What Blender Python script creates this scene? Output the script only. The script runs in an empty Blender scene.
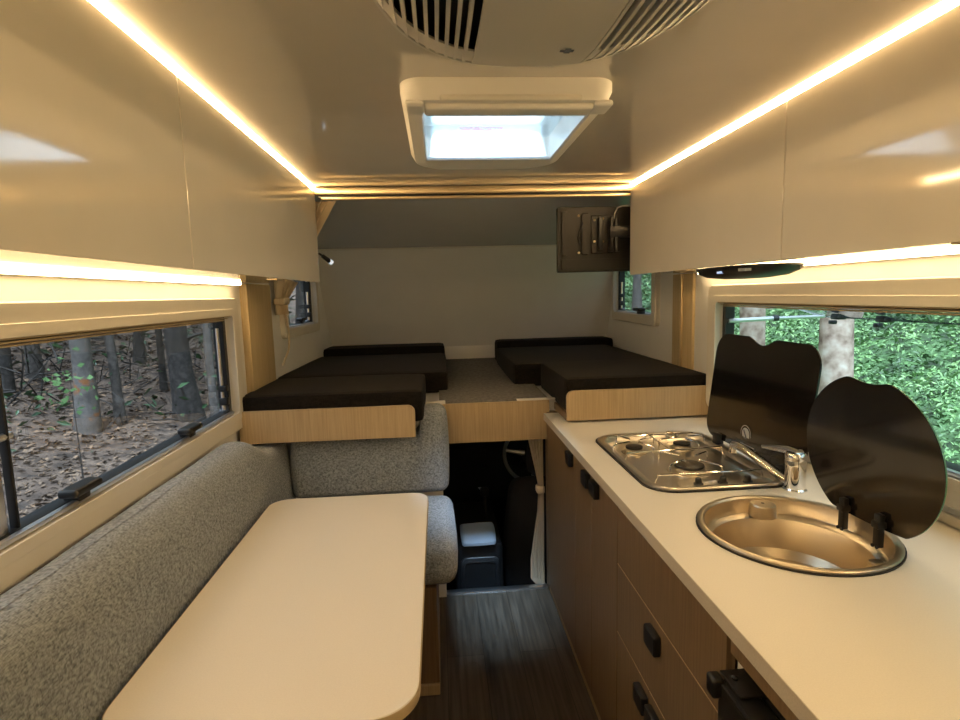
import bpy, bmesh, math, random
from mathutils import Vector, Matrix, noise as mn
random.seed(7)
PI = math.pi
C = bpy.context.scene.collection
SC = bpy.context.scene

# ------------------------------------------------------------------ materials
def srgb(r, g, b):
    f = lambda c: (c/255/12.92) if c/255 <= .04045 else ((c/255+.055)/1.055)**2.4
    return (f(r), f(g), f(b), 1)

def mat(name, col, rough=.5, metal=0, bump=0, bscale=50, var=0, vscale=8, coat=0, stretch=(1,1,1), ior=1.5, spec=.5):
    m = bpy.data.materials.new(name); m.use_nodes = True
    nt = m.node_tree; b = nt.nodes['Principled BSDF']
    b.inputs['Base Color'].default_value = col
    b.inputs['Roughness'].default_value = rough
    b.inputs['Metallic'].default_value = metal
    b.inputs['IOR'].default_value = ior
    b.inputs['Specular IOR Level'].default_value = spec
    b.inputs['Coat Weight'].default_value = coat
    b.inputs['Coat Roughness'].default_value = .06
    tc = nt.nodes.new('ShaderNodeTexCoord'); mp = nt.nodes.new('ShaderNodeMapping')
    mp.inputs['Scale'].default_value = stretch
    nt.links.new(tc.outputs['Object'], mp.inputs['Vector'])
    n = nt.nodes.new('ShaderNodeTexNoise'); n.inputs['Scale'].default_value = vscale; n.inputs['Detail'].default_value = 4
    nt.links.new(mp.outputs[0], n.inputs['Vector'])
    r = nt.nodes.new('ShaderNodeValToRGB')
    r.color_ramp.elements[0].position = .32; r.color_ramp.elements[1].position = .68
    v = max(var, .015)
    r.color_ramp.elements[0].color = tuple(c*(1-v) for c in col[:3])+(1,)
    r.color_ramp.elements[1].color = tuple(min(1, c*(1+v)) for c in col[:3])+(1,)
    nt.links.new(n.outputs['Fac'], r.inputs['Fac']); nt.links.new(r.outputs[0], b.inputs['Base Color'])
    if bump:
        n2 = nt.nodes.new('ShaderNodeTexNoise'); n2.inputs['Scale'].default_value = bscale; n2.inputs['Detail'].default_value = 3
        nt.links.new(mp.outputs[0], n2.inputs['Vector'])
        bp = nt.nodes.new('ShaderNodeBump'); bp.inputs['Strength'].default_value = bump; bp.inputs['Distance'].default_value = .002
        nt.links.new(n2.outputs['Fac'], bp.inputs['Height']); nt.links.new(bp.outputs[0], b.inputs['Normal'])
    return m

def emit(name, col, strength):
    m = bpy.data.materials.new(name); m.use_nodes = True; nt = m.node_tree
    b = nt.nodes['Principled BSDF']
    b.inputs['Base Color'].default_value = (.8,.8,.8,1)
    b.inputs['Emission Color'].default_value = col; b.inputs['Emission Strength'].default_value = strength
    return m

def wood(name, c1, c2, rough=.45, sc=(90,90,2.5)):
    m = mat(name, c1, rough); nt = m.node_tree; b = nt.nodes['Principled BSDF']
    mp = [n for n in nt.nodes if n.type == 'MAPPING'][0]; mp.inputs['Scale'].default_value = sc
    n = [n for n in nt.nodes if n.type == 'TEX_NOISE'][0]; n.inputs['Scale'].default_value = 1.6; n.inputs['Detail'].default_value = 7; n.inputs['Roughness'].default_value = .65
    r = [n for n in nt.nodes if n.type == 'VALTORGB'][0]
    r.color_ramp.elements[0].position = .36; r.color_ramp.elements[1].position = .62
    r.color_ramp.elements[0].color = c2; r.color_ramp.elements[1].color = c1
    return m

def weave(name, c1, c2, sc=300):
    m = bpy.data.materials.new(name); m.use_nodes = True; nt = m.node_tree; b = nt.nodes['Principled BSDF']
    b.inputs['Roughness'].default_value = .95; b.inputs['Specular IOR Level'].default_value = .15
    b.inputs['Sheen Weight'].default_value = .15
    tc = nt.nodes.new('ShaderNodeTexCoord'); outs = []
    for s in ((sc, sc*.12, sc*.12), (sc*.12, sc*.12, sc), (sc*.12, sc, sc*.12)):
        mp = nt.nodes.new('ShaderNodeMapping'); mp.inputs['Scale'].default_value = s
        n = nt.nodes.new('ShaderNodeTexNoise'); n.inputs['Scale'].default_value = 1; n.inputs['Detail'].default_value = 1
        nt.links.new(tc.outputs['Object'], mp.inputs[0]); nt.links.new(mp.outputs[0], n.inputs['Vector']); outs.append(n.outputs['Fac'])
    a = nt.nodes.new('ShaderNodeMath'); a.operation = 'ADD'; nt.links.new(outs[0], a.inputs[0]); nt.links.new(outs[1], a.inputs[1])
    a2 = nt.nodes.new('ShaderNodeMath'); a2.operation = 'ADD'; nt.links.new(a.outputs[0], a2.inputs[0]); nt.links.new(outs[2], a2.inputs[1])
    mr = nt.nodes.new('ShaderNodeMapRange'); mr.inputs['From Min'].default_value = 1.2; mr.inputs['From Max'].default_value = 1.8
    nt.links.new(a2.outputs[0], mr.inputs['Value'])
    r = nt.nodes.new('ShaderNodeValToRGB'); r.color_ramp.elements[0].color = c1; r.color_ramp.elements[1].color = c2
    nt.links.new(mr.outputs[0], r.inputs[0]); nt.links.new(r.outputs[0], b.inputs['Base Color'])
    bp = nt.nodes.new('ShaderNodeBump'); bp.inputs['Strength'].default_value = .5; bp.inputs['Distance'].default_value = .0015
    nt.links.new(mr.outputs[0], bp.inputs['Height']); nt.links.new(bp.outputs[0], b.inputs['Normal'])
    return m

def glassy(name, tint, refl=.5, rough=0):
    m = bpy.data.materials.new(name); m.use_nodes = True; nt = m.node_tree
    nt.nodes.remove(nt.nodes['Principled BSDF']); out = nt.nodes['Material Output']
    t = nt.nodes.new('ShaderNodeBsdfTransparent'); t.inputs[0].default_value = tint
    g = nt.nodes.new('ShaderNodeBsdfGlossy'); g.inputs['Roughness'].default_value = rough
    f = nt.nodes.new('ShaderNodeFresnel'); f.inputs['IOR'].default_value = 1.45
    mu = nt.nodes.new('ShaderNodeMath'); mu.operation = 'MULTIPLY'; mu.inputs[1].default_value = refl
    nt.links.new(f.outputs[0], mu.inputs[0])
    mx = nt.nodes.new('ShaderNodeMixShader'); nt.links.new(mu.outputs[0], mx.inputs[0])
    nt.links.new(t.outputs[0], mx.inputs[1]); nt.links.new(g.outputs[0], mx.inputs[2]); nt.links.new(mx.outputs[0], out.inputs[0])
    return m

def patchy(name, cols, scale, rough=.9, detail=3):
    m = mat(name, cols[0], rough); nt = m.node_tree
    n = [n for n in nt.nodes if n.type == 'TEX_NOISE'][0]; n.inputs['Scale'].default_value = scale; n.inputs['Detail'].default_value = detail
    r = [n for n in nt.nodes if n.type == 'VALTORGB'][0]
    cr = r.color_ramp; k = len(cols)
    while len(cr.elements) < k: cr.elements.new(.5)
    for i in range(k):
        cr.elements[i].position = .33+.34*i/(k-1)
        cr.elements[i].color = cols[i]
    return m

M = {}
M['ceil'] = mat('glossy white ceiling panel', (.74,.69,.61,1), .07, coat=1, bump=.02, bscale=9)
M['cab'] = mat('high gloss cream laminate', (.84,.79,.70,1), .09, coat=1, bump=.03, bscale=6)
M['wall'] = mat('matte white wall panel', (.78,.76,.72,1), .45, bump=.15, bscale=120)
M['nose'] = mat('satin off white luton lining', (.86,.85,.83,1), .33, bump=.15, bscale=90)
M['frame'] = mat('cream window plastic', (.72,.68,.60,1), .38)
M['white'] = mat('white plastic', (.80,.78,.73,1), .35)
M['black'] = mat('black plastic', (.010,.010,.011,1), .4)
M['rubber'] = mat('black rubber', (.01,.01,.01,1), .6)
M['alu'] = mat('brushed aluminium', (.72,.72,.74,1), .32, 1)
M['gold'] = mat('champagne aluminium', (.75,.60,.38,1), .35, .8)
M['chrome'] = mat('chrome', (.9,.9,.9,1), .06, 1)
M['steel'] = mat('stainless steel', (.70,.65,.58,1), .28, 1, bump=.04, bscale=60)
M['steelsat'] = mat('satin stainless steel', (.62,.54,.42,1), .33, 1)
M['blackglass'] = mat('black tinted safety glass', (.006,.005,.005,1), .16, coat=.4)
M['greenedge'] = mat('green glass edge', (.10,.25,.17,1), .2)
M['cast'] = mat('black enamel', (.01,.01,.01,1), .3)
M['counter'] = mat('cream stone laminate', (.70,.67,.60,1), .35, var=.035, vscale=420)
M['counteredge'] = mat('laminate edge band', (.50,.45,.38,1), .5, var=.06, vscale=300)
M['table'] = mat('cream table laminate', (.70,.655,.58,1), .42, var=.03, vscale=350)
M['tableedge'] = mat('tan edge band', (.42,.33,.20,1), .45)
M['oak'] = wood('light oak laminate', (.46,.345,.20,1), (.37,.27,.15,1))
M['oak2'] = wood('walnut brown laminate', (.185,.125,.070,1), (.135,.088,.048,1))
M['pillar'] = wood('golden ash laminate', (.60,.47,.27,1), (.50,.38,.2,1), .5)
M['tweed'] = weave('grey tweed', (.11,.125,.14,1), (.37,.405,.44,1), 900)
M['mattress'] = weave('black jersey', (.004,.0035,.003,1), (.013,.010,.008,1), 500)
M['mattress'].node_tree.nodes['Principled BSDF'].inputs['Sheen Weight'].default_value = .03
M['carpet'] = mat('grey carpet', (.17,.165,.16,1), .95, bump=.8, bscale=300, var=.25, vscale=60, spec=.1)
M['curtain'] = mat('cream curtain cloth', (.62,.52,.38,1), .9, bump=.1, bscale=300)
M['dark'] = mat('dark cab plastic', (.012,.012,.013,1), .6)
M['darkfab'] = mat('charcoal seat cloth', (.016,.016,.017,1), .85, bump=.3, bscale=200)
M['paleblue'] = mat('painted skylight blue', (.50,.62,.76,1), .7, bump=.2, bscale=30)  # blue of the skylight put into the base colour
M['grille'] = mat('grey white air conditioner plastic', (.60,.57,.52,1), .4)
M['greymark'] = mat('slate printed mark', (.10,.12,.16,1), .5)
M['silvermark'] = mat('silver printed mark', (.35,.38,.42,1), .4)
M['red'] = mat('red printed ink', (.75,.12,.18,1), .5)
M['tvback'] = mat('brown black television plastic', (.009,.007,.005,1), .5, bump=.05)
M['skyframe'] = mat('white roof hatch plastic', (.80,.77,.71,1), .33)
M['ledwarm'] = emit('warm led diffuser', (1,.68,.33,1), 62)
M['ledunder'] = emit('warm led tape', (1,.69,.34,1), 22)
M['lampled'] = emit('cool white led', (.75,.88,1,1), .5)
M['bluelcd'] = emit('blue display', (.1,.35,.8,1), .6)
M['pane'] = glassy('smoke acrylic pane', (.84,.85,.87,1), .3)
M['paneclear'] = glassy('clear acrylic pane', (.78,.84,.84,1), .9)
M['dome'] = glassy('milky dome', (.92,.97,1,1), .6, .1)
M['bark'] = patchy('grey brown bark', [(.045,.038,.032,1),(.085,.073,.062,1),(.13,.115,.10,1)], 12)
M['barkdark'] = patchy('dark bark', [(.018,.015,.012,1),(.032,.027,.022,1),(.055,.047,.04,1)], 14)
M['barkpatch'] = patchy('pale bark with orange patches', [(.075,.068,.06,1),(.115,.103,.09,1),(.15,.135,.12,1),(.26,.11,.04,1)], 7)
M['barkpale'] = patchy('pale mottled bark', [(.10,.06,.04,1),(.28,.22,.17,1),(.40,.36,.30,1)], 7)
M['soil'] = patchy('leaf strewn soil', [(.03,.02,.013,1),(.08,.053,.036,1),(.13,.09,.062,1)], 5, detail=8)
M['litter'] = patchy('dead leaves', [(.03,.02,.013,1),(.09,.058,.036,1),(.16,.112,.075,1),(.27,.16,.085,1)], 15)
M['greensoil'] = patchy('mossy green ground', [(.015,.03,.012,1),(.04,.09,.03,1),(.07,.16,.05,1)], 4, detail=6)
M['leafbright'] = patchy('bright green leaves', [(.03,.07,.025,1),(.07,.15,.05,1),(.13,.26,.085,1),(.24,.40,.16,1)], 2.0, .6, 9)
M['leafdark'] = patchy('dull green leaves', [(.012,.03,.012,1),(.03,.07,.025,1),(.05,.12,.04,1)], 4, .5)

def planks():
    m = mat('dark timber vinyl planks', (.05,.045,.04,1), .3, spec=.5); nt = m.node_tree; b = nt.nodes['Principled BSDF']
    tc = nt.nodes['Texture Coordinate']; mp = nt.nodes.new('ShaderNodeMapping'); mp.inputs['Rotation'].default_value = (0,0,PI/2); mp.inputs['Location'].default_value = (.3,.03,0)
    nt.links.new(tc.outputs['Object'], mp.inputs[0])
    br = nt.nodes.new('ShaderNodeTexBrick'); br.inputs['Scale'].default_value = 1
    br.inputs['Brick Width'].default_value = 1.1; br.inputs['Row Height'].default_value = .15; br.inputs['Mortar Size'].default_value = .0012
    br.inputs['Color1'].default_value = (.075,.058,.043,1); br.inputs['Color2'].default_value = (.11,.086,.064,1); br.inputs['Mortar'].default_value = (.015,.014,.012,1)
    nt.links.new(mp.outputs[0], br.inputs['Vector'])
    mp2 = nt.nodes.new('ShaderNodeMapping'); mp2.inputs['Scale'].default_value = (45,2.2,1); nt.links.new(tc.outputs['Object'], mp2.inputs[0])
    n = nt.nodes.new('ShaderNodeTexNoise'); n.inputs['Scale'].default_value = 1.5; n.inputs['Detail'].default_value = 8; nt.links.new(mp2.outputs[0], n.inputs['Vector'])
    r = nt.nodes.new('ShaderNodeValToRGB'); r.color_ramp.elements[0].position = .35; r.color_ramp.elements[0].color = (.45,.45,.45,1); r.color_ramp.elements[1].position = .65
    nt.links.new(n.outputs['Fac'], r.inputs[0])
    mx = nt.nodes.new('ShaderNodeMix'); mx.data_type = 'RGBA'; mx.blend_type = 'MULTIPLY'; mx.inputs['Factor'].default_value = 1
    nt.links.new(br.outputs[0], mx.inputs['A']); nt.links.new(r.outputs[0], mx.inputs['B'])
    nt.links.new(mx.outputs['Result'], b.inputs['Base Color'])
    return m
M['planks'] = planks()

# ------------------------------------------------------------------ mesh helpers (all authored in world coordinates)
def obj(name, bm, m, parent=None, smooth=True, kind=None, angle=35):
    bmesh.ops.recalc_face_normals(bm, faces=bm.faces[:])
    me = bpy.data.meshes.new(name)
    if parent is not None: base = Vector(parent['_w'])
    else:
        xs = [v.co.x for v in bm.verts]; ys = [v.co.y for v in bm.verts]; zs = [v.co.z for v in bm.verts]
        base = Vector(((min(xs)+max(xs))/2, (min(ys)+max(ys))/2, min(zs)))
    for v in bm.verts: v.co -= base
    bm.to_mesh(me); bm.free()
    mats = m if isinstance(m, (list, tuple)) else [m]
    for k in mats: me.materials.append(k)
    if smooth:
        me.shade_smooth(); me.set_sharp_from_angle(angle=math.radians(angle))
    o = bpy.data.objects.new(name, me); C.objects.link(o)
    if parent is not None: o.parent = parent; o['_w'] = tuple(base)
    else: o.location = base; o['_w'] = tuple(base)
    if kind: o['kind'] = kind
    return o

def thing(name, label, cat, loc=(0,0,0), group=None):
    o = bpy.data.objects.new(name, None); C.objects.link(o); o.empty_display_size = .05
    o.location = loc; o['_w'] = tuple(loc); o['label'] = label; o['category'] = cat
    if group: o['group'] = group
    return o
def tag(o, label, cat, group=None, kind=None):
    o['label'] = label; o['category'] = cat
    if group: o['group'] = group
    if kind: o['kind'] = kind
    return o
def struct(name, bm, m, parent=None, **k): return obj(name, bm, m, parent, kind='structure' if parent is None else None, **k)

def B(): return bmesh.new()
def box(bm, x0, x1, y0, y1, z0, z1, bev=0, seg=2, mi=0):
    vs = [bm.verts.new((x, y, z)) for x in (x0, x1) for y in (y0, y1) for z in (z0, z1)]
    fs = [bm.faces.new([vs[i] for i in q]) for q in ((0,1,3,2),(4,6,7,5),(0,4,5,1),(2,3,7,6),(0,2,6,4),(1,5,7,3))]
    for f in fs: f.material_index = mi
    if bev:
        es = list({e for f in fs for e in f.edges})
        r = bmesh.ops.bevel(bm, geom=es, offset=bev, segments=seg, affect='EDGES', profile=.5)
        for f in r['faces']: f.material_index = mi
    return bm
def rrect(x0, x1, y0, y1, r, n=6):
    rs = r if isinstance(r, (list, tuple)) else (r,)*4      # corners: (x0,y0),(x1,y0),(x1,y1),(x0,y1)
    out = []
    for (cx, cy, a0), rr in zip(((x0, y0, PI), (x1, y0, 1.5*PI), (x1, y1, 0), (x0, y1, .5*PI)), rs):
        sx = 1 if cx == x0 else -1; sy = 1 if cy == y0 else -1
        for i in range(n+1):
            a = a0+i/n*PI/2
            out.append((cx+sx*rr+rr*math.cos(a), cy+sy*rr+rr*math.sin(a)))
    return out
def loft(bm, rings, cap0=True, cap1=True, mi=0, closed=True):
    R = [[bm.verts.new(p) for p in r] for r in rings]
    n = len(R[0])
    for a, b in zip(R, R[1:]):
        for i in range(n if closed else n-1):
            f = bm.faces.new((a[i], a[(i+1) % n], b[(i+1) % n], b[i])); f.material_index = mi
    if cap0: bm.faces.new(R[0][::-1]).material_index = mi
    if cap1: bm.faces.new(R[-1]).material_index = mi
    return R
MAPS = {'X': lambda u, v, d: (d, u, v), 'Y': lambda u, v, d: (u, d, v), 'Z': lambda u, v, d: (u, v, d)}
def prism(bm, pts, ax, d0, d1, bev=0, mi=0):
    f = MAPS[ax]; rings = []
    if bev:
        cx = sum(p[0] for p in pts)/len(pts); cy = sum(p[1] for p in pts)/len(pts)
        def ins(k): return [(p[0]+(cx-p[0])*k/max(1e-6, math.hypot(cx-p[0], cy-p[1])), p[1]+(cy-p[1])*k/max(1e-6, math.hypot(cx-p[0], cy-p[1]))) for p in pts]
        s = 1 if d1 > d0 else -1; q = ins(bev)
        rings = [[f(*p, d0) for p in q], [f(*p, d0+s*bev) for p in pts], [f(*p, d1-s*bev) for p in pts], [f(*p, d1) for p in q]]
    else: rings = [[f(*p, d0) for p in pts], [f(*p, d1) for p in pts]]
    loft(bm, rings, mi=mi); return bm
def ringprism(bm, outer, inner, ax, d0, d1, bev=.003, mi=0):
    f = MAPS[ax]; s = 1 if d1 > d0 else -1
    def mixp(k, L=1): return [(o[0]+(i[0]-o[0])*k, o[1]+(i[1]-o[1])*k) for o, i in zip(outer, inner)]
    w = max(.001, math.hypot(outer[0][0]-inner[0][0], outer[0][1]-inner[0][1])); k = min(.3, bev/w)
    rings = [(outer, d0), (outer, d1-s*bev), (mixp(k), d1), (mixp(1-k), d1), (inner, d1-s*bev), (inner, d0)]
    R = [[bm.verts.new(f(*p, d)) for p in r] for r, d in rings]; n = len(outer)
    for a, b in zip(R, R[1:]+R[:1]):
        for i in range(n): bm.faces.new((a[i], a[(i+1) % n], b[(i+1) % n], b[i])).material_index = mi
    return bm
def tube(bm, pts, r, n=8, cap=True, mi=0, ry=None):
    pts = [Vector(p) for p in pts]; rs = r if isinstance(r, (list, tuple)) else [r]*len(pts)
    rings = []; up = None
    for i, p in enumerate(pts):
        t = (pts[min(i+1, len(pts)-1)]-pts[max(i-1, 0)]).normalized()
        if up is None:
            up = Vector((0,0,1)) if abs(t.z) < .9 else Vector((1,0,0))
        s = t.cross(up).normalized(); up = s.cross(t).normalized()
        k = (ry/rs[i]) if ry else 1
        rings.append([p+rs[i]*(math.cos(2*PI*j/n)*s+k*math.sin(2*PI*j/n)*up) for j in range(n)])
    loft(bm, rings, cap, cap, mi); return bm
def lathe(bm, c, prof, n=32, ax='Z', cap0=True, cap1=True, mi=0):
    rings = []
    for r, h in prof:
        ring = []
        for j in range(n):
            a = 2*PI*j/n; u, v = r*math.cos(a), r*math.sin(a)
            if ax == 'Z': ring.append((c[0]+u, c[1]+v, c[2]+h))
            elif ax == 'X': ring.append((c[0]+h, c[1]+u, c[2]+v))
            else: ring.append((c[0]+u, c[1]+h, c[2]+v))
        rings.append(ring)
    loft(bm, rings, cap0, cap1, mi); return bm
def rbox(bm, x0, x1, y0, y1, z0, z1, r=.03, n=(16,16,8), bulge=0, wob=0, fn=None):
    lo = Vector((x0, y0, z0)); hi = Vector((x1, y1, z1)); c = (lo+hi)/2; h = (hi-lo)/2
    def P(u, v, w):
        p = Vector((c.x+u*h.x, c.y+v*h.y, c.z+w*h.z))
        q = Vector([min(max(p[i], lo[i]+r), hi[i]-r) for i in range(3)])
        d = p-q
        if d.length > 1e-9: p = q+d.normalized()*r
        if bulge:
            for i in range(3):
                o_ = [j for j in range(3) if j != i]; uu = (u, v, w)
                k = (1-uu[o_[0]]**2)*(1-uu[o_[1]]**2)
                p[i] += bulge*uu[i]*abs(uu[i])*k
        if wob: p += wob*mn.noise_vector(p*5)
        if fn: p = fn(p)
        return p
    cache = {}
    def V(i, j, k):
        if (i, j, k) not in cache:
            f = lambda t, m_: math.copysign(abs(2*t/m_-1)**.75, 2*t/m_-1) if m_ > 2 else 2*t/m_-1
            cache[(i, j, k)] = bm.verts.new(P(f(i, n[0]), f(j, n[1]), f(k, n[2])))
        return cache[(i, j, k)]
    for i in range(n[0]):
        for j in range(n[1]):
            for k in (0, n[2]): bm.faces.new((V(i,j,k), V(i+1,j,k), V(i+1,j+1,k), V(i,j+1,k)))
    for i in range(n[0]):
        for k in range(n[2]):
            for j in (0, n[1]): bm.faces.new((V(i,j,k), V(i+1,j,k), V(i+1,j,k+1), V(i,j,k+1)))
    for j in range(n[1]):
        for k in range(n[2]):
            for i in (0, n[0]): bm.faces.new((V(i,j,k), V(i,j+1,k), V(i,j+1,k+1), V(i,j,k+1)))
    return bm
def cloth(bm, rows, folds, amp, nu=60, nv=24, thick=.0015):
    # rows: list of (t, left point, right point, amplitude factor); a gathered sheet with real folds
    def at(t):
        for a, b in zip(rows, rows[1:]):
            if t <= b[0]+1e-9:
                k = (t-a[0])/(b[0]-a[0]); k2 = k*k*(3-2*k)
                return Vector(a[1]).lerp(Vector(b[1]), k2), Vector(a[2]).lerp(Vector(b[2]), k2), a[3]+(b[3]-a[3])*k2
        return Vector(rows[-1][1]), Vector(rows[-1][2]), rows[-1][3]
    G = []
    for side in (0, 1):
        g = []
        for j in range(nv+1):
            t = j/nv; L, R, am = at(t); row = []
            w = (R-L); nn = Vector((-w.y, w.x, 0)); nn = nn.normalized() if nn.length > 1e-6 else Vector((0,1,0))
            for i in range(nu+1):
                u = i/nu; ph = 2*PI*folds*u
                row.append(bm.verts.new(L+w*u+w.normalized()*(.25*amp*am*math.sin(2*ph))+nn*(amp*am*math.sin(ph+.6*math.sin(3*t+u*4))+side*thick)))
            g.append(row)
        G.append(g)
    for g in G:
        for j in range(nv):
            for i in range(nu): bm.faces.new((g[j][i], g[j][i+1], g[j+1][i+1], g[j+1][i]))
    for j in range(nv):
        for i in (0, nu): bm.faces.new((G[0][j][i], G[1][j][i], G[1][j+1][i], G[0][j+1][i]))
    for i in range(nu):
        for j in (0, nv): bm.faces.new((G[0][j][i], G[1][j][i], G[1][j][i+1], G[0][j][i+1]))
    return bm
def shear(bm, fn):
    for v in bm.verts: v.co = Vector(fn(v.co.x, v.co.y, v.co.z))
    return bm
def text_obj(name, s, size, mtx, m, parent, depth=.0003, shx=1):
    cu = bpy.data.curves.new(name, 'FONT'); cu.body = s; cu.size = size; cu.extrude = depth; cu.align_x = 'CENTER'; cu.align_y = 'CENTER'
    cu.materials.append(m); t = bpy.data.objects.new('tmp_text', cu); C.objects.link(t)
    bpy.context.view_layer.update()
    me = bpy.data.meshes.new_from_object(t.evaluated_get(bpy.context.evaluated_depsgraph_get()))
    bpy.data.objects.remove(t)
    me.transform(Matrix.Translation(-Vector(parent['_w'])) @ mtx)
    o = bpy.data.objects.new(name, me); C.objects.link(o); o.parent = parent; o['_w'] = parent['_w']
    return o

# ------------------------------------------------------------------ room shell
ZC, XL, XR = 1.94, -.86, 1.20
def wall_with_hole(bm, x0, x1, y0, y1, z0, z1, hy0, hy1, hz0, hz1):
    ys = [y0, hy0, hy1, y1]; zs = [z0, hz0, hz1, z1]
    for i in range(3):
        for j in range(3):
            if i == 1 and j == 1: continue
            box(bm, x0, x1, ys[i], ys[i+1], zs[j], zs[j+1])
    bmesh.ops.remove_doubles(bm, verts=bm.verts[:], dist=1e-5)
    return bm
struct('floor', box(B(), XL, XR, -1.2, 2.585, -.05, 0), M['planks'])
LW = (.46, 2.31, 1.005, 1.412)      # left window hole  (y0, y1, z0, z1)
RW = (.44, 2.255, 1.015, 1.415)
struct('wall_left', wall_with_hole(B(), XL-.035, XL, -1.2, 2.5, 0, ZC, *LW), M['wall'], smooth=False)
struct('wall_right', wall_with_hole(B(), XR, XR+.035, -1.2, 2.5, 0, ZC, *RW), M['wall'], smooth=False)
struct('wall_rear', box(B(), XL-.035, XR+.035, -1.235, -1.2, 0, ZC), M['wall'], smooth=False)
# ceiling with the hatch opening
SK = (-.045, .395, 1.31, 1.90)
bm = B(); xs = [XL-.035, SK[0], SK[1], XR+.035]; ys = [-1.235, SK[2], SK[3], 2.5]
for i in range(3):
    for j in range(3):
        if not (i == 1 and j == 1): box(bm, xs[i], xs[i+1], ys[j], ys[j+1], ZC, ZC+.04)
bmesh.ops.remove_doubles(bm, verts=bm.verts[:], dist=1e-5)
struct('ceiling', bm, M['ceil'], smooth=False)
# luton pod
def shL(x, y, z): return (x+.07*max(0, y-2.5)/1.65, y, z)
def shR(x, y, z): return (x+.085*max(0, y-2.5)/1.65, y, z)
LF = (3.05, 3.66, 1.305, 1.60); RF = (3.02, 3.82, 1.318, 1.62)
struct('wall_left_luton', shear(wall_with_hole(B(), XL-.035, XL, 2.5, 4.3, .70, ZC+.04, *LF), shL), M['nose'], smooth=False)
struct('wall_right_luton', shear(wall_with_hole(B(), XR, XR+.035, 2.5, 4.3, .70, ZC+.04, *RF), shR), M['nose'], smooth=False)
bm = B(); loft(bm, [[(x, 4.16, .70), (x, 4.16, 1.08), (x, 3.75, 1.78), (x, 3.79, 1.82), (x, 4.22, 1.08), (x, 4.22, .70)] for x in (XL-.03, XR+.12)])
struct('wall_front', bm, M['nose'], smooth=False)
bm = B(); loft(bm, [[(x, 2.5, ZC), (x, 3.76, 1.785), (x, 3.79, 1.82), (x, 2.5, ZC+.04)] for x in (XL-.03, XR+.12)])
struct('ceiling_luton', bm, mat('satin grey luton roof lining', (.64,.64,.64,1), .15, bump=.1, bscale=60), smooth=False)
bm = B(); tube(bm, [(-.80, 3.738, 1.782), (1.26, 3.738, 1.782)], .006, 8)
struct('trim_1', bm, M['white'])
# luton floor slab and bulkheads beside the cab opening
struct('floor_luton', box(B(), XL, XR+.08, 2.585, 4.18, .775, .952), M['nose'], smooth=False)
struct('wall_bulkhead', box(B(), XL, -.005, 2.545, 2.585, -.02, .855), M['wall'], smooth=False)
struct('wall_bulkhead_right', box(B(), .50, XR, 2.545, 2.585, -.02, .90), M['oak2'], smooth=False)
bm = B(); box(bm, -.005, .50, 2.565, 2.60, -.004, .006, .002); struct('trim_2', bm, M['alu'])
# pillars at the end of the wall lockers
bm = B(); box(bm, -.862, -.828, 2.49, 2.83, .93, 1.54, .004); struct('trim_3', bm, M['pillar'])
bm = B(); box(bm, 1.186, 1.205, 2.50, 2.72, .95, 1.54, .004); struct('trim_4', bm, M['pillar'])
bm = B(); box(bm, 1.176, 1.187, 2.60, 2.615, .95, 1.54, .003); struct('trim_5', bm, M['gold'])
# dark driver's cab shell
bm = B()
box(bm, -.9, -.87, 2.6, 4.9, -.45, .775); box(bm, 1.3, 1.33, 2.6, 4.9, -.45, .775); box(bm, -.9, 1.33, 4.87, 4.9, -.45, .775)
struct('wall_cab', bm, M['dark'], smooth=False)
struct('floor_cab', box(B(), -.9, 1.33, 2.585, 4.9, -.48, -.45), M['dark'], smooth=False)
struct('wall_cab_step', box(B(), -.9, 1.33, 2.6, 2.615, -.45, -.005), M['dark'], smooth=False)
struct('ceiling_cab', box(B(), -.9, 1.33, 4.18, 4.9, .775, .80), M['dark'], smooth=False)

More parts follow.
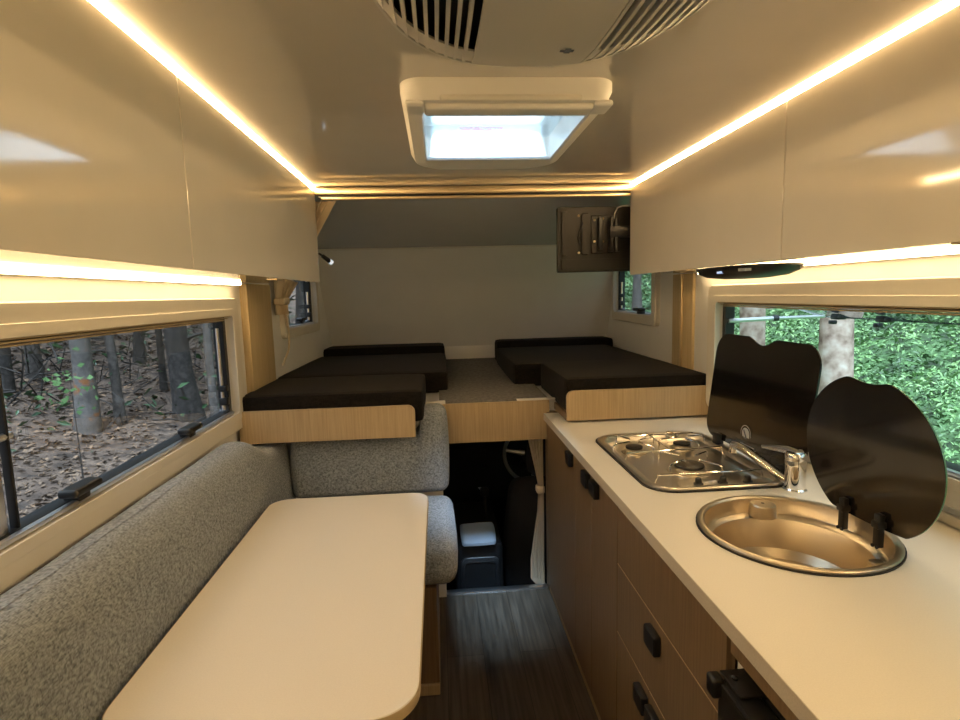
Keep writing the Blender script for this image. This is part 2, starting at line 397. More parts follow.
# ------------------------------------------------------------------ windows
def window(n, side, hole, pane_open=False, fw=.068, shf=None, latches=()):
    s = 1 if side == 'L' else -1; X = XL if side == 'L' else XR
    y0, y1, z0, z1 = hole; nm = 'window_%d' % n
    S = (lambda b: shear(b, shf)) if shf else (lambda b: b)
    bm = B(); ringprism(bm, rrect(y0-fw, y1+fw, z0-fw, z1+fw, .035, 8), rrect(y0-.002, y1+.002, z0-.002, z1+.002, .022, 8), 'X', X-s*.002, X+s*.03, .006)
    fr = struct(nm, S(bm), M['frame'])
    # stepped inner lip of the blind cassette
    bm = B(); ringprism(bm, rrect(y0-fw*.35, y1+fw*.35, z0-fw*.35, z1+fw*.35, .028, 8), rrect(y0+.004, y1-.004, z0+.004, z1-.004, .02, 8), 'X', X+s*.028, X+s*.0315, .001)
    obj('inner_frame', S(bm), M['frame'], fr)
    if n < 3:
        bm = B()
        for k in range(3): box(bm, X-s*.03, X+s*(.024-.012*k), y0+.01, y1-.01, z1-.008-.008*k, z1-.004-.008*k)
        obj('blind_cassette', S(bm), M['tableedge'], fr, smooth=False)
    bm = B(); ringprism(bm, rrect(y0, y1, z0, z1, .02, 8), rrect(y0+.022, y1-.022, z0+.014, z1-.012, .02, 8), 'X', X-s*.045, X-s*.004, .002)
    obj('rubber_seal', S(bm), M['black'], fr)
    bm = B(); box(bm, X-s*.004, X+s*.012, y0+.02, y1-.02, z0+.002, z0+.013, .002)
    obj('bottom_rail', S(bm), M['alu'], fr)
    if not pane_open:
        bm = B(); box(bm, X-s*.034, X-s*.030, y0+.015, y1-.015, z0+.008, z1-.008)
        obj('pane', S(bm), M['pane'], fr, smooth=False)
    else:
        # the pane swung out on its top hinge, held by stays
        a = Vector((X-s*.03, 0, z1-.012)); b = Vector((X-s*.425, 0, z1-.075))
        bm = B(); d = (b-a).normalized(); nrm = Vector((-d.z, 0, d.x))*.003
        loft(bm, [[(a+nrm+Vector((0,y,0))), (b+nrm+Vector((0,y,0))), (b-nrm+Vector((0,y,0))), (a-nrm+Vector((0,y,0)))] for y in (y0+.015, y1-.015)])
        obj('pane', bm, M['paneclear'], fr, smooth=False)
        bm = B(); loft(bm, [[(b+Vector((0,y,.006))), (b+Vector((.012,y,.004))), (b+Vector((.012,y,-.006))), (b+Vector((0,y,-.006)))] for y in (y0+.015, y1-.015)])
        obj('pane_edge', bm, M['paneclear'], fr, smooth=False)
        bm = B(); tube(bm, [(X+.015, y1-.03, z0+.315), (X+.20, y1-.055, z0+.322)], .009, 8)
        st = obj('stay', bm, M['alu'], fr)
        tube_ = B(); tube(tube_, [(X+.195, y1-.054, z0+.322), (X+.215, y1-.057, z0+.323)], .013, 8); obj('stay_collar', tube_, M['black'], st)
        bm = B(); tube(bm, [(X+.2, y1-.055, z0+.322), (X+.40, y1-.08, z1-.074)], .007, 8); obj('stay_rod', bm, M['alu'], st)
    for (yy, xx, zz) in latches:
        bm = B()
        if pane_open:
            box(bm, xx-.018, xx+.018, yy-.024, yy+.024, zz-.018, zz+.006, .005); box(bm, xx-.035, xx-.012, yy-.012, yy+.012, zz-.036, zz-.02, .004)
            box(bm, xx-.018, xx+.05, yy-.05, yy-.015, zz-.012, zz+.002, .003)
        else:
            box(bm, X-.022*s, X+.016*s, yy-.022, yy+.022, z0+.008, z0+.028, .005)
            rbox(bm, min(X-.015*s, X+.03*s), max(X-.015*s, X+.03*s), yy-.052, yy+.052, z0+.026, z0+.046, .008, (6,12,4))
        lt = obj('latch', bm, M['black'], fr)
    return fr
w1 = window(1, 'L', LW, latches=[(1.32, 0, 0), (1.90, 0, 0)])
w2 = window(2, 'R', RW, True, latches=[(2.10, 1.605, 1.348), (1.87, 1.605, 1.348), (1.05, 1.605, 1.348)])
w3 = window(3, 'L', LF, shf=shL, fw=.05, latches=[(3.52, 0, 0)])
w4 = window(4, 'R', RF, shf=shR, fw=.055, latches=[(3.2, 0, 0)])
# folded gas stays inside the windows seen at their far ends
for fr, X, s, yy, z0, shf in ((w1, XL, 1, 2.262, 1.03, None), (w3, XL, 1, 3.62, 1.33, shL), (w4, XR, -1, 3.78, 1.345, shR)):
    bm = B(); tube(bm, [(X-s*.018, yy, z0), (X-s*.018, yy-.004, z0+.18 if fr is not w1 else z0+.33)], .007, 8)
    st = obj('stay', shear(bm, shf) if shf else bm, M['alu'], fr)
    bm = B(); box(bm, X-s*.03, X+s*.004, yy-.014, yy+.014, z0+.02, z0+.05, .004); box(bm, X-s*.03, X+s*.004, yy-.012, yy+.012, z0+.075, z0+.10, .004)
    obj('stay_bracket', shear(bm, shf) if shf else bm, M['black'], st)
# vertical divider and support rail of the long left window near the table's near end
bm = B(); box(bm, XL-.028, XL-.010, 1.146, 1.154, LW[2]+.01, LW[3]-.01, .003)
obj('divider', bm, M['black'], w1)
bm = B(); box(bm, XL-.024, XL-.012, 1.09, 1.125, LW[2]+.012, LW[2]+.21, .003); tube(bm, [(XL-.018, 1.06, LW[2]+.20), (XL-.018, 1.165, LW[2]+.205)], .008, 8)
obj('support_arm', bm, M['alu'], w1)

# ------------------------------------------------------------------ overhead lockers and their led strips
FL, FR_ = -.515, .886       # door faces
def locker(side, y0, y1, label):
    s = 1 if side == 'L' else -1; X = XL if side == 'L' else XR; F = FL if side == 'L' else FR_
    t = thing('overhead_cabinet', label, 'cabinet', ((X+F)/2, (y0+y1)/2, 1.54), 'overhead cabinets')
    a, b = sorted((X+s*.004, F-s*.02)); bm = B(); box(bm, a, b, y0, y1, 1.542, 1.9295); obj('body', bm, M['cab'], t, smooth=False)
    a, b = sorted((F-s*.019, F)); bm = B(); box(bm, a, b, y0+.0006, y1-.0006, 1.537, 1.930, .0012, 1); d = obj('door', bm, M['cab'], t)
    ym = y0+.55*(y1-y0)
    a, b = sorted((F-s*.045, F-s*.012)); bm = B(); box(bm, a, b, ym-.045, ym+.045, 1.533, 1.5375, .001, 1); obj('finger_pull', bm, M['gold'], d)
    return t
locker('L', 1.230, 2.5, 'cream gloss overhead locker on the left, its front end at the curtain rail')
locker('L', -.03, 1.228, 'cream gloss overhead locker at the left edge, nearest above the dinette table')
locker('L', -1.19, -.034, 'cream gloss overhead locker behind the viewer on the window side with the bench')
locker('R', 1.377, 2.5, 'cream gloss overhead locker on the right beside the television, black hood beneath it')
locker('R', .25, 1.375, 'cream gloss overhead locker at the right edge, above the sink end of the kitchen')
locker('R', -1.19, .246, 'cream gloss overhead locker behind the viewer on the kitchen side')
def led(x, z, y0, y1, w, h, label, m, group, flip=1):
    t = thing('led_strip', label, 'light', (x, (y0+y1)/2, z), group)
    sg = 1 if x > 0 else -1        # the profile sits on the wall side
    bm = B(); box(bm, *sorted((x+sg*w/2, x+sg*(w/2+.004))), y0, y1, z, z+h-.0005); obj('profile', bm, M['alu'], t, smooth=False)
    bm = B(); box(bm, x-w/2, x+w/2, y0+.002, y1-.002, z, z+h-.0005); obj('diffuser', bm, m, t, smooth=False)
led(FL-.0035, 1.9305, -1.19, 2.495, .009, .009, 'glowing warm light strip along the ceiling edge above the left lockers', M['ledwarm'], None)
led(FR_+.0035, 1.9305, -1.19, 2.495, .009, .009, 'glowing warm light strip along the ceiling edge above the right lockers', M['ledwarm'], None)
led(-.825, 1.532, -1.1, 2.40, .012, .010, 'hidden warm light strip under the left lockers washing the wall', M['ledunder'], None)
led(1.165, 1.532, -1.1, 2.40, .012, .010, 'hidden warm light strip under the right lockers washing the wall', M['ledunder'], None)

# curtain rail across the front of the living area
t = thing('curtain_rail', 'champagne metal curtain rail across the ceiling between the two rows of lockers', 'rail', (.19, 2.48, 1.89))
bm = B(); box(bm, FL+.006, FR_-.006, 2.462, 2.502, 1.908, 1.938, .004); obj('rail_body', bm, M['gold'], t)
bm = B(); box(bm, FL+.03, FR_-.006, 2.474, 2.498, 1.888, 1.900, .004); obj('track', bm, M['gold'], t)
bm = B(); box(bm, FL+.02, FR_-.006, 2.480, 2.494, 1.898, 1.910); obj('groove', bm, M['black'], t, smooth=False)

# ------------------------------------------------------------------ roof hatch
t = thing('roof_hatch', 'white framed roof hatch with daylight through its clear dome', 'skylight', (.175, 1.63, ZC-.04))
bm = B()
zb = ZC-.052
outer = rrect(-.068, .418, 1.262, 1.985, (.05,.05,.13,.13), 10); inner = rrect(-.018, .372, 1.345, 1.805, .012, 10)
mid = rrect(-.055, .405, 1.275, 1.955, (.04,.04,.12,.12), 10); mid2 = rrect(-.022, .378, 1.335, 1.835, .02, 10)
loft(bm, [[(x, y, ZC) for x, y in outer], [(x, y, ZC-.018) for x, y in outer], [(x, y, zb+.008) for x, y in mid], [(x, y, zb) for x, y in mid2], [(x, y, zb+.004) for x, y in inner], [(x, y, ZC+.09) for x, y in rrect(-.03, .385, 1.325, 1.88, .03, 10)]], False, False)
fr = obj('frame', bm, M['skyframe'], t)
bm = B(); box(bm, -.014, .372, 1.288, 1.345, zb-.006, zb+.012, .007, 3); obj('blind_box', bm, M['skyframe'], t)
bm = B(); box(bm, .02, .34, 1.268, 1.284, zb+.006, zb+.02, .005, 3); obj('grip_groove', bm, M['frame'], fr)
for x in (-.036, .392):
    bm = B(); box(bm, x-.022, x+.022, 1.276, 1.345, zb-.003, zb+.012, .008, 3); obj('corner_cap', bm, M['skyframe'], fr)
bm = B(); box(bm, -.015, .37, 1.80, 1.808, zb+.002, zb+.014, .002); obj('blind_edge', bm, M['alu'], t)
bm = B()
for k, (i0, z) in enumerate(((0, 0), (.012, .028), (.03, .046))): pass
rings = []
for ins, z in ((0, ZC+.09), (-.01, ZC+.11), (.02, ZC+.135), (.07, ZC+.155)):
    rings.append([(x, y, z) for x, y in rrect(-.03+ins, .385-ins, 1.325+ins, 1.88-ins, max(.01, .04), 8)])
loft(bm, rings, False, True); dm = obj('dome', bm, M['dome'], t)
bm = B(); ringprism(bm, rrect(-.03, .385, 1.34, 1.88, .03, 8), rrect(.0, .355, 1.37, 1.85, .03, 8), 'Z', ZC+.075, ZC+.09, .003); obj('dome_frame', bm, M['skyframe'], t)
bm = B(); box(bm, .03, .325, 1.60, 1.625, ZC+.07, ZC+.09, .005); box(bm, .02, .05, 1.59, 1.65, ZC+.055, ZC+.085, .006); box(bm, .305, .335, 1.59, 1.65, ZC+.055, ZC+.085, .006)
obj('opening_bar', bm, M['skyframe'], t)
Mx = Matrix.Translation((.15, 1.80, ZC+.10)) @ Matrix.Rotation(PI, 4, 'Y') @ Matrix.Rotation(PI, 4, 'Z')
bm = B(); box(bm, -.03, .385, 1.40, 1.88, ZC+.030, ZC+.034); ip = obj('inner_pane', bm, M['dome'], t, smooth=False)
text_obj('warning_text', 'WARNING', .028, Matrix.Translation((.15, 1.735, ZC+.0292)) @ Matrix.Rotation(PI, 4, 'X'), M['red'], ip)
bm = B()
for k, (a, b) in enumerate(((.09, .12), (.125, .16), (.168, .185), (.07, .10), (.105, .13), (.137, .20))):
    box(bm, a, b, 1.748+.013*(k > 2), 1.751+.013*(k > 2), ZC+.0288, ZC+.0296)
obj('small_print', bm, M['red'], ip, smooth=False)
# ------------------------------------------------------------------ air conditioner
t = thing('air_conditioner', 'cream ceiling air conditioner with slatted grilles on both sides', 'air conditioner', (.17, .66, ZC-.055))
def superel(cx, cy, a, b, p, n=64):
    return [(cx+a*math.copysign(abs(math.cos(2*PI*i/n))**(2/p), math.cos(2*PI*i/n)), cy+b*math.copysign(abs(math.sin(2*PI*i/n))**(2/p), math.sin(2*PI*i/n))) for i in range(n)]
cx, cy, AA, AB, AP = .178, .625, .282, .505, 2.6
def zedge(x, y):     # belly of the housing: deepest in the middle, rising towards the rim
    k = (abs((x-cx)/AA)**AP+abs((y-cy)/AB)**AP)
    return ZC-.030-.030*max(0, 1-k**2.0)
def halfy(x, q=.97):
    k = min(1, abs((x-cx)/(AA*q))); return AB*q*(1-k**AP)**(1/AP)
bm = B(); ringprism(bm, superel(cx, cy, AA, AB, AP, 128), superel(cx, cy, AA*.965, AB*.975, AP, 128), 'Z', ZC-.001, ZC-.032, .005)
obj('housing_rim', bm, M['grille'], t)
def plate(x0, x1, y0f, y1f, nx=1, ny=30, t_=.006):
    bm = B(); V = []
    for i in range(nx+1):
        x = x0+(x1-x0)*i/nx; a, b = y0f(x), y1f(x); row = []
        for j in range(ny+1):
            y = a+(b-a)*j/ny; z = zedge(x, y); row.append((bm.verts.new((x, y, z)), bm.verts.new((x, y, z+t_))))
        V.append(row)
    for i in range(nx):
        for j in range(ny):
            for k in (0, 1): bm.faces.new((V[i][j][k], V[i+1][j][k], V[i+1][j+1][k], V[i][j+1][k]))
    for j in range(ny):
        for i in (0, nx): bm.faces.new((V[i][j][0], V[i][j+1][0], V[i][j+1][1], V[i][j][1]))
    for i in range(nx):
        for j in (0, ny): bm.faces.new((V[i][j][0], V[i+1][j][0], V[i+1][j][1], V[i][j][1]))
    return bm
cp = obj('centre_panel', plate(.080, .288, lambda x: cy-halfy(x), lambda x: cy+halfy(x), 16), M['grille'], t)
for xa, cnt in ((-.090, 10), (.290, 9)):
    for k in range(cnt):
        x0 = xa+.0168*k
        obj('slat', plate(x0, x0+.0060, lambda x: cy-halfy(x), lambda x: cy+halfy(x), 1, 30, .012), M['grille'], t)
for xa, xb in ((-.090, .080), (.288, .440)):
    # solid apron closing the slots at the front end of each grille
    def lo(x): return cy+max(.02, halfy(x)*.86-.01)
    bm = plate(xa, xb, lo, lambda x: cy+halfy(x), 14, 6, .004)
    for v in bm.verts: v.co.z += .0025
    obj('grille_apron', bm, M['grille'], t)
bm = B(); prism(bm, superel(cx, cy, AA*.96, AB*.96, AP), 'Z', ZC-.012, ZC-.003); obj('dark_inlet', bm, M['black'], t, smooth=False)
bm = B(); box(bm, .228, .252, .998, 1.006, zedge(.24, 1.0)-.0008, zedge(.24, 1.0)+.001); box(bm, .236, .246, .992, 1.010, zedge(.24, 1.0)-.0010, zedge(.24, 1.0)+.001)
obj('printed_mark', bm, M['greymark'], cp, smooth=False)

# ------------------------------------------------------------------ bed over the cab
def panel(name, x0, x1, y0, y1, z0, z1, rtl, rtr, m, parent):
    bm = B(); prism(bm, rrect(x0, x1, z0, z1, (.002, .002, rtr, rtl), 6), 'Y', y0, y1, .0015); return obj(name, bm, m, parent)
t = thing('bed_platform', 'left pale oak fronted bed platform jutting out over the dinette backrest', 'bed platform', (-.48, 2.33, .87))
panel('front_panel', -.845, -.113, 2.318, 2.336, .868, 1.006, .02, .03, M['oak'], t)
bm = B(); box(bm, -.845, -.125, 2.336, 2.584, .905, .925); obj('base_board', bm, M['oak'], t, smooth=False)
t = thing('bed_platform', 'right pale oak fronted bed platform jutting out over the kitchen worktop', 'bed platform', (.87, 2.33, .905))
panel('front_panel', .545, 1.195, 2.318, 2.336, .908, 1.040, .03, .004, M['oak'], t)
bm = B(); box(bm, .56, 1.195, 2.336, 2.584, .920, .940); obj('base_board', bm, M['oak'], t, smooth=False)
bm = B(); box(bm, .545, .56, 2.336, 2.584, .908, .940); obj('side_board', bm, M['oak2'], t, smooth=False)
def pad(x0, x1, y0, y1, z0, z1, label, r=.016, sh=None):
    bm = rbox(B(), x0, x1, y0, y1, z0, z1, r, (20,20,6), .006, .0015)
    if sh: shear(bm, sh)
    o = obj('mattress', bm, M['mattress']); tag(o, label, 'mattress', 'black bed mattress pieces'); return o
pad(-.85, -.078, 2.338, 2.8745, .926, 1.066, 'left front black mattress piece behind the left oak bed panel')
pad(-.843, .04, 2.876, 3.842, .953, 1.070, 'left middle black mattress piece beside the grey carpeted step')
pad(-.80, .035, 3.845, 4.09, .953, 1.118, 'left far black mattress piece raised against the sloping front wall')
pad(.548, 1.196, 2.338, 2.96, .941, 1.092, 'right front black mattress piece behind the right oak bed panel')
pad(.405, 1.215, 2.9625, 3.90, .953, 1.085, 'right middle black mattress piece beside the grey carpeted step')
pad(.415, 1.265, 3.905, 4.085, .953, 1.128, 'right far black mattress piece raised against the sloping front wall')
t = thing('bed_step', 'carpeted walkway between the two mattress sides with oak front above the cab opening', 'step', (.26, 2.58, .77))
panel('front_panel', .0, .515, 2.55, 2.565, .768, .958, .002, .002, M['oak'], t)
bm = B(); rbox(bm, -.01, .515, 2.567, 4.145, .9525, .966, .005, (8,30,3)); shear(bm, lambda x, y, z: (x, y, z+(.02*max(0, (y-2.57))/1.6 if z > .958 else 0))); obj('carpet', bm, M['carpet'], t)
bm = B(); box(bm, -.09, .02, 2.552, 2.60, .957, .969, .003); obj('edge_trim', bm, M['white'], t)
bm = B(); box(bm, .36, .545, 2.552, 2.58, .960, .966, .002); obj('edge_trim', bm, M['white'], t)

# ------------------------------------------------------------------ dinette
t = thing('bench_seat', 'grey tweed dinette bench with backrests along the window and under the bed', 'bench', (-.45, 1.3, 0))
bm = B(); box(bm, -.858, -.44, -.3, 2.44, .0, .42); obj('base', bm, M['oak2'], t, smooth=False)
bm = B(); box(bm, -.439, -.04, 1.885, 2.44, .045, .418, .003, 1); obj('base', bm, M['oak2'], t)
bm = B(); box(bm, -.439, -.04, 1.88, 2.44, .0, .044, .003, 1); obj('kickboard', bm, M['oak'], t)
bm = rbox(B(), -.70, -.40, -.28, 1.86, .425, .58, .04, (10,40,6), .008, .003); obj('seat_cushion', bm, M['tweed'], t)
bm = rbox(B(), -.70, .035, 1.865, 2.40, .425, .585, .045, (24,16,8), .01, .003); obj('seat_cushion', bm, M['tweed'], t)
def bkfn(p):
    k = (p.z-.58)/.38
    p.x -= .03*k*k if p.x > -.75 else 0
    e = min(1, max(0, (p.y-2.02)/.26)); e = e*e*(3-2*e)
    p.z -= e*.095*max(0, (p.z-.5)/.45)
    return p
bm = rbox(B(), -.835, -.672, -.28, 2.50, .50, .948, .05, (10,60,14), .012, .004, bkfn); obj('backrest', bm, M['tweed'], t)
def frfn(p):
    p.y += .05*(p.z-.6)-.02
    if p.x < -.09:
        k = min(1, (-.09-p.x)/.015)
        lim = .862; zt = .59+(p.z-.59)*(lim-.59)/(.975-.59)
        p.z = p.z+(zt-p.z)*k
    return p
bm = rbox(B(), -.668, .02, 2.40, 2.53, .588, .975, .038, (40,10,20), .010, .003, frfn); obj('backrest', bm, M['tweed'], t)

t = thing('dinette_table', 'cream dinette table with rounded corners and tan edging', 'table', (-.35, 1.48, 0))
TP = rrect(-.643, -.062, .915, 2.055, (.09,.09,.065,.065), 12)
bm = B(); prism(bm, TP, 'Z', .6945, .7175, .0015); tp = obj('tabletop', bm, M['table'], t)
bm = B(); O2 = rrect(-.645, -.060, .913, 2.057, (.092,.092,.067,.067), 12); ringprism(bm, O2, TP, 'Z', .6955, .7165, .001); obj('edge_band', bm, M['tableedge'], tp)
bm = B(); lathe(bm, (-.25, 1.45, 0), [(.13,0),(.13,.012),(.04,.03),(.035,.04)], 32); obj('base_plate', bm, M['alu'], t)
bm = B(); lathe(bm, (-.25, 1.45, .03), [(.032,0),(.032,.62),(.10,.64),(.10,.664)], 32); obj('leg', bm, M['alu'], t)

# ------------------------------------------------------------------ kitchen
KX = .50
t = thing('worktop', 'long cream kitchen worktop holding the hob and sink', 'countertop', (.84, .9, .87))
HX0, HX1, HY0, HY1 = .584, 1.02, 1.448, 2.07
SX, SY, SR = .811, 1.173, .21
# slab as strips around the two cut-outs
bm = B()
def ring_between(outer, inner):
    R = [[bm.verts.new((x, y, z)) for x, y in r] for r, z in ((outer, .868), (outer, .8985), (inner, .8985), (inner, .868))]
    n = len(outer)
    for a, b in zip(R, R[1:]+R[:1]):
        for i in range(n): bm.faces.new((a[i], a[(i+1) % n], b[(i+1) % n], b[i]))
def rect_pts(x0, x1, y0, y1, n):
    # square outline sampled by angle so that it pairs with a round cut-out
    out = []; cx_, cy_ = (x0+x1)/2, (y0+y1)/2
    for i in range(n):
        a = 2*PI*i/n; c, s_ = math.cos(a), math.sin(a); k = min((x1-x0)/2/max(1e-9, abs(c)), (y1-y0)/2/max(1e-9, abs(s_)))
        out.append((cx_+c*k, cy_+s_*k))
    for q in ((x0, y0), (x1, y0), (x1, y1), (x0, y1)):
        i = min(range(n), key=lambda i: math.hypot(out[i][0]-q[0], out[i][1]-q[1])); out[i] = q
    return out
XA, XB = .485, 1.197
ring_between(rrect(XA, XB, 1.42, 2.12, .0005, 6), rrect(HX0+.02, HX1-.02, HY0+.02, HY1-.02, .07, 6))
n_ = 64
sq = rect_pts(XA, XB, SY-.245, 1.4201, n_)
ring_between(sq, [(SX+(SR-.012)*math.cos(2*PI*i/n_), SY+(SR-.012)*math.sin(2*PI*i/n_)) for i in range(n_)])
box(bm, XA, XB, 2.12, 2.535, .868, .8985); box(bm, XA, XB, -.9, SY-.245, .868, .8985)
top = obj('slab', bm, M['counter'], t, smooth=False)
bm = B(); box(bm, .4835, .4852, -.9, 2.536, .8675, .8982); obj('edge_band', bm, M['counteredge'], t, smooth=False)
bm = B(); box(bm, 1.183, 1.1975, -.9, 2.30, .8985, .925, .003); obj('upstand', bm, M['frame'], t)

def handle(y, z, parent):
    bm = B(); prism(bm, rrect(y-.042, y+.024, z-.025, z+.025, .004, 3), 'X', KX, KX-.019, .003); obj('handle', bm, M['black'], parent)
def front(name, y0, y1, z0, z1, parent):
    bm = B(); box(bm, KX, KX+.018, y0+.0012, y1-.0012, z0+.0012, z1-.0012, .0008, 1); o = obj(name, bm, M['oak2'], parent)
    bm = B(); box(bm, KX-.0003, KX+.017, y0+.0015, y1-.0015, z1-.0022, z1-.0006); obj('edge_band', bm, M['oak'], o, smooth=False); return o  # lighter oak strip paints the top edge of each front as catching light
t = thing('base_cabinet', 'brown wood kitchen cabinet with three doors under the hob', 'cabinet', (.84, 2.0, 0), 'kitchen base cabinets')
bm = B(); box(bm, KX+.0185, 1.197, 1.502, 2.54, .035, .8675); obj('body', bm, M['oak2'], t, smooth=False)
bm = B(); box(bm, KX+.004, KX+.02, 1.502, 2.54, 0, .034); obj('kickboard', bm, M['oak'], t, smooth=False)
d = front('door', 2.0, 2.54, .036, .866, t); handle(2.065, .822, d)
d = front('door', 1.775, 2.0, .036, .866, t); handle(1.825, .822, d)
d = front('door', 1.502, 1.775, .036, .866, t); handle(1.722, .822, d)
t = thing('base_cabinet', 'brown wood kitchen drawer cabinet under the sink, beside the black fridge', 'cabinet', (.84, 1.2, 0), 'kitchen base cabinets')
bm = B(); box(bm, KX+.0185, 1.197, .89, 1.50, .035, .8675)
bm.free(); bm = B(); box(bm, KX+.0185, 1.197, .89, 1.50, .035, .70); obj('body', bm, M['oak2'], t, smooth=False)
bm = B(); box(bm, KX+.004, KX+.02, .89, 1.50, 0, .034); obj('kickboard', bm, M['oak'], t, smooth=False)
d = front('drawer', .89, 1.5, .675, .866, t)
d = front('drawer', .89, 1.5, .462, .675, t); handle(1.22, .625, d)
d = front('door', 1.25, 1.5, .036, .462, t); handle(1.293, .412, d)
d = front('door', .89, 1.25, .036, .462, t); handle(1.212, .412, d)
t = thing('base_cabinet', 'brown wood rail and side panels boxing in the black fridge', 'cabinet', (.84, 0, 0), 'kitchen base cabinets')
bm = B(); box(bm, KX, KX+.018, -.9, .878, .822, .866, .0008, 1); obj('top_rail', bm, M['oak2'], t)
bm = B(); box(bm, KX+.02, 1.19, .872, .8875, .0, .866); obj('side_panel', bm, M['white'], t, smooth=False)
bm = B(); box(bm, KX, 1.19, .18, .20, .0, .80); obj('side_panel', bm, M['oak2'], t, smooth=False)
bm = B(); box(bm, KX, 1.19, -.9, .178, .0, .80); obj('body', bm, M['oak2'], t, smooth=False)
t = thing('fridge', 'black compact fridge under the near end of the worktop', 'fridge', (.8, .53, 0))
bm = B(); box(bm, .515, 1.1, .21, .855, .03, .795, .006); obj('body', bm, M['black'], t)
bm = B(); box(bm, .462, .512, .215, .85, .05, .797, .006, 3); d = obj('door', bm, M['cast'], t)
bm = B(); box(bm, .4600, .4635, .23, .835, .790, .7975, .001); obj('door_trim', bm, M['tvback'], d)
bm = B(); box(bm, .447, .470, .836, .864, .766, .803, .006, 3); obj('hinge', bm, M['black'], t)
bm = B(); box(bm, .472, .53, .795, .862, .7975, .802, .001); hp = obj('hinge_plate', bm, M['tvback'], t)
bm = B(); lathe(bm, (.487, .838, .802), [(.006,0),(.006,.003),(.003,.005)], 12); obj('screw', bm, M['black'], hp)

# ------------------------------------------------------------------ hob
t = thing('gas_hob', 'stainless three burner gas hob with its square black glass lid raised', 'hob', (.8, 1.77, .8985))
def rr(ins, z, r=.085): return [(x, y, z) for x, y in rrect(HX0+ins, HX1-ins, HY0+ins, HY1-ins, (max(.02, r-ins*.6),)*4, 10)]
bm = B(); loft(bm, [rr(-.004, .8988), rr(-.004, .9030), rr(.004, .9035), rr(.004, .8988)], False, False); obj('seal', bm, M['rubber'], t)
bm = B(); loft(bm, [rr(.002, .8990), rr(.002, .9065), rr(.006, .9095), rr(.020, .9095), rr(.027, .905), rr(.034, .888), rr(.045, .882), rr(.06, .881)], False, True); tray = obj('tray', bm, M['steel'], t)
bm = B(); prism(bm, rrect(HX0+.10, HX1-.04, HY0+.033, HY0+.088, .02, 6), 'Z', .881, .897, .004); obj('control_strip', bm, M['steel'], t)
for i, x in enumerate((.745, .82, .895)):
    bm = B(); lathe(bm, (x, HY0+.06, .897), [(.014, 0), (.014, .004), (.010, .006), (.009, .018), (.007, .020)], 20); obj('knob', bm, M['cast'], t)
for (x, y, r) in ((.696, 1.905, .030), (.884, 1.925, .030), (.795, 1.675, .046)):
    bm = B(); lathe(bm, (x, y, .881), [(r*1.5, 0), (r*1.45, .004), (r*1.1, .006), (r*1.05, .014), (r*.95, .016)], 32); bu = obj('burner', bm, M['steelsat'], t)
    bm = B(); lathe(bm, (x, y, .8975), [(r, 0), (r*1.03, .003), (r, .007), (r*.6, .009)], 32); obj('burner_cap', bm, M['cast'], bu)
def wire(pts, p, name='wire'): bm = B(); tube(bm, pts, .0026, 8); return obj(name, bm, M['chrome'], p)
bm = B()
zt = .925
for (x, y, r, rot) in ((.696, 1.905, .030, .4), (.884, 1.925, .030, .2), (.795, 1.675, .046, .6)):
    for k in range(4):
        a = rot+k*PI/2; c, s_ = math.cos(a), math.sin(a); ra, rb = r*.75, r+.065
        tube(bm, [(x+c*ra, y+s_*ra, zt), (x+c*rb*.9, y+s_*rb*.9, zt), (x+c*rb, y+s_*rb, zt-.004), (x+c*rb*1.02, y+s_*rb*1.02, .884)], .0028, 8)
tube(bm, [(HX0+.04, 1.79, .886), (HX0+.045, 1.79, .915), (HX1-.045, 1.81, .915), (HX1-.04, 1.81, .886)], .003, 8)
tube(bm, [(.79, 1.80, .915), (.79, 2.035, .915), (.79, 2.04, .886)], .003, 8)
tube(bm, [(HX0+.05, 1.56, .886), (HX0+.06, 1.56, .913), (HX1-.05, 1.56, .913), (HX1-.045, 1.56, .886)], .003, 8)
tube(bm, [(HX0+.045, 2.01, .886), (HX0+.05, 2.01, .913), (HX1-.05, 2.02, .913), (HX1-.045, 2.02, .886)], .003, 8)
obj('pan_support', bm, M['chrome'], t)
# lid: bottom at x=1.0, leaning a little to the window
def lidmap(d): return lambda u, v: (1.002+.045*(v/.37)+d, u, .925+v)
LY0, LY1, LH = 1.420, 1.985, .378
pts = []
for (x, y) in rrect(LY0, LY1, 0, LH, (.06,.06,.07,.07), 10):
    pts.append((x, y))
# scalloped grip in the middle of the top edge
top_i = [i for i, p in enumerate(pts)]
out = []; ymid = 1.705
for i, p in enumerate(pts):
    out.append(p)
    q = pts[(i+1) % len(pts)]
    if abs(p[1]-LH) < 1e-6 and abs(q[1]-LH) < 1e-6 and abs(p[0]-q[0]) > .1:
        for k in range(17):
            u = -1+2*k/16; yy = ymid-u*.080
            dep = .024*(.5+.5*math.cos(PI*u))**.7 if abs(u) < 1 else 0
            out.append((yy, LH-dep))
lm = lidmap(0); lm2 = lidmap(.005)
bm = B(); loft(bm, [[lm(*p) for p in out], [lm2(*p) for p in out]]); lid = obj('lid', bm, M['blackglass'], t)
for y in (1.50, 1.88):
    bm = B(); box(bm, .985, 1.012, y-.018, y+.018, .906, .945, .004); obj('lid_hinge', bm, M['black'], lid)
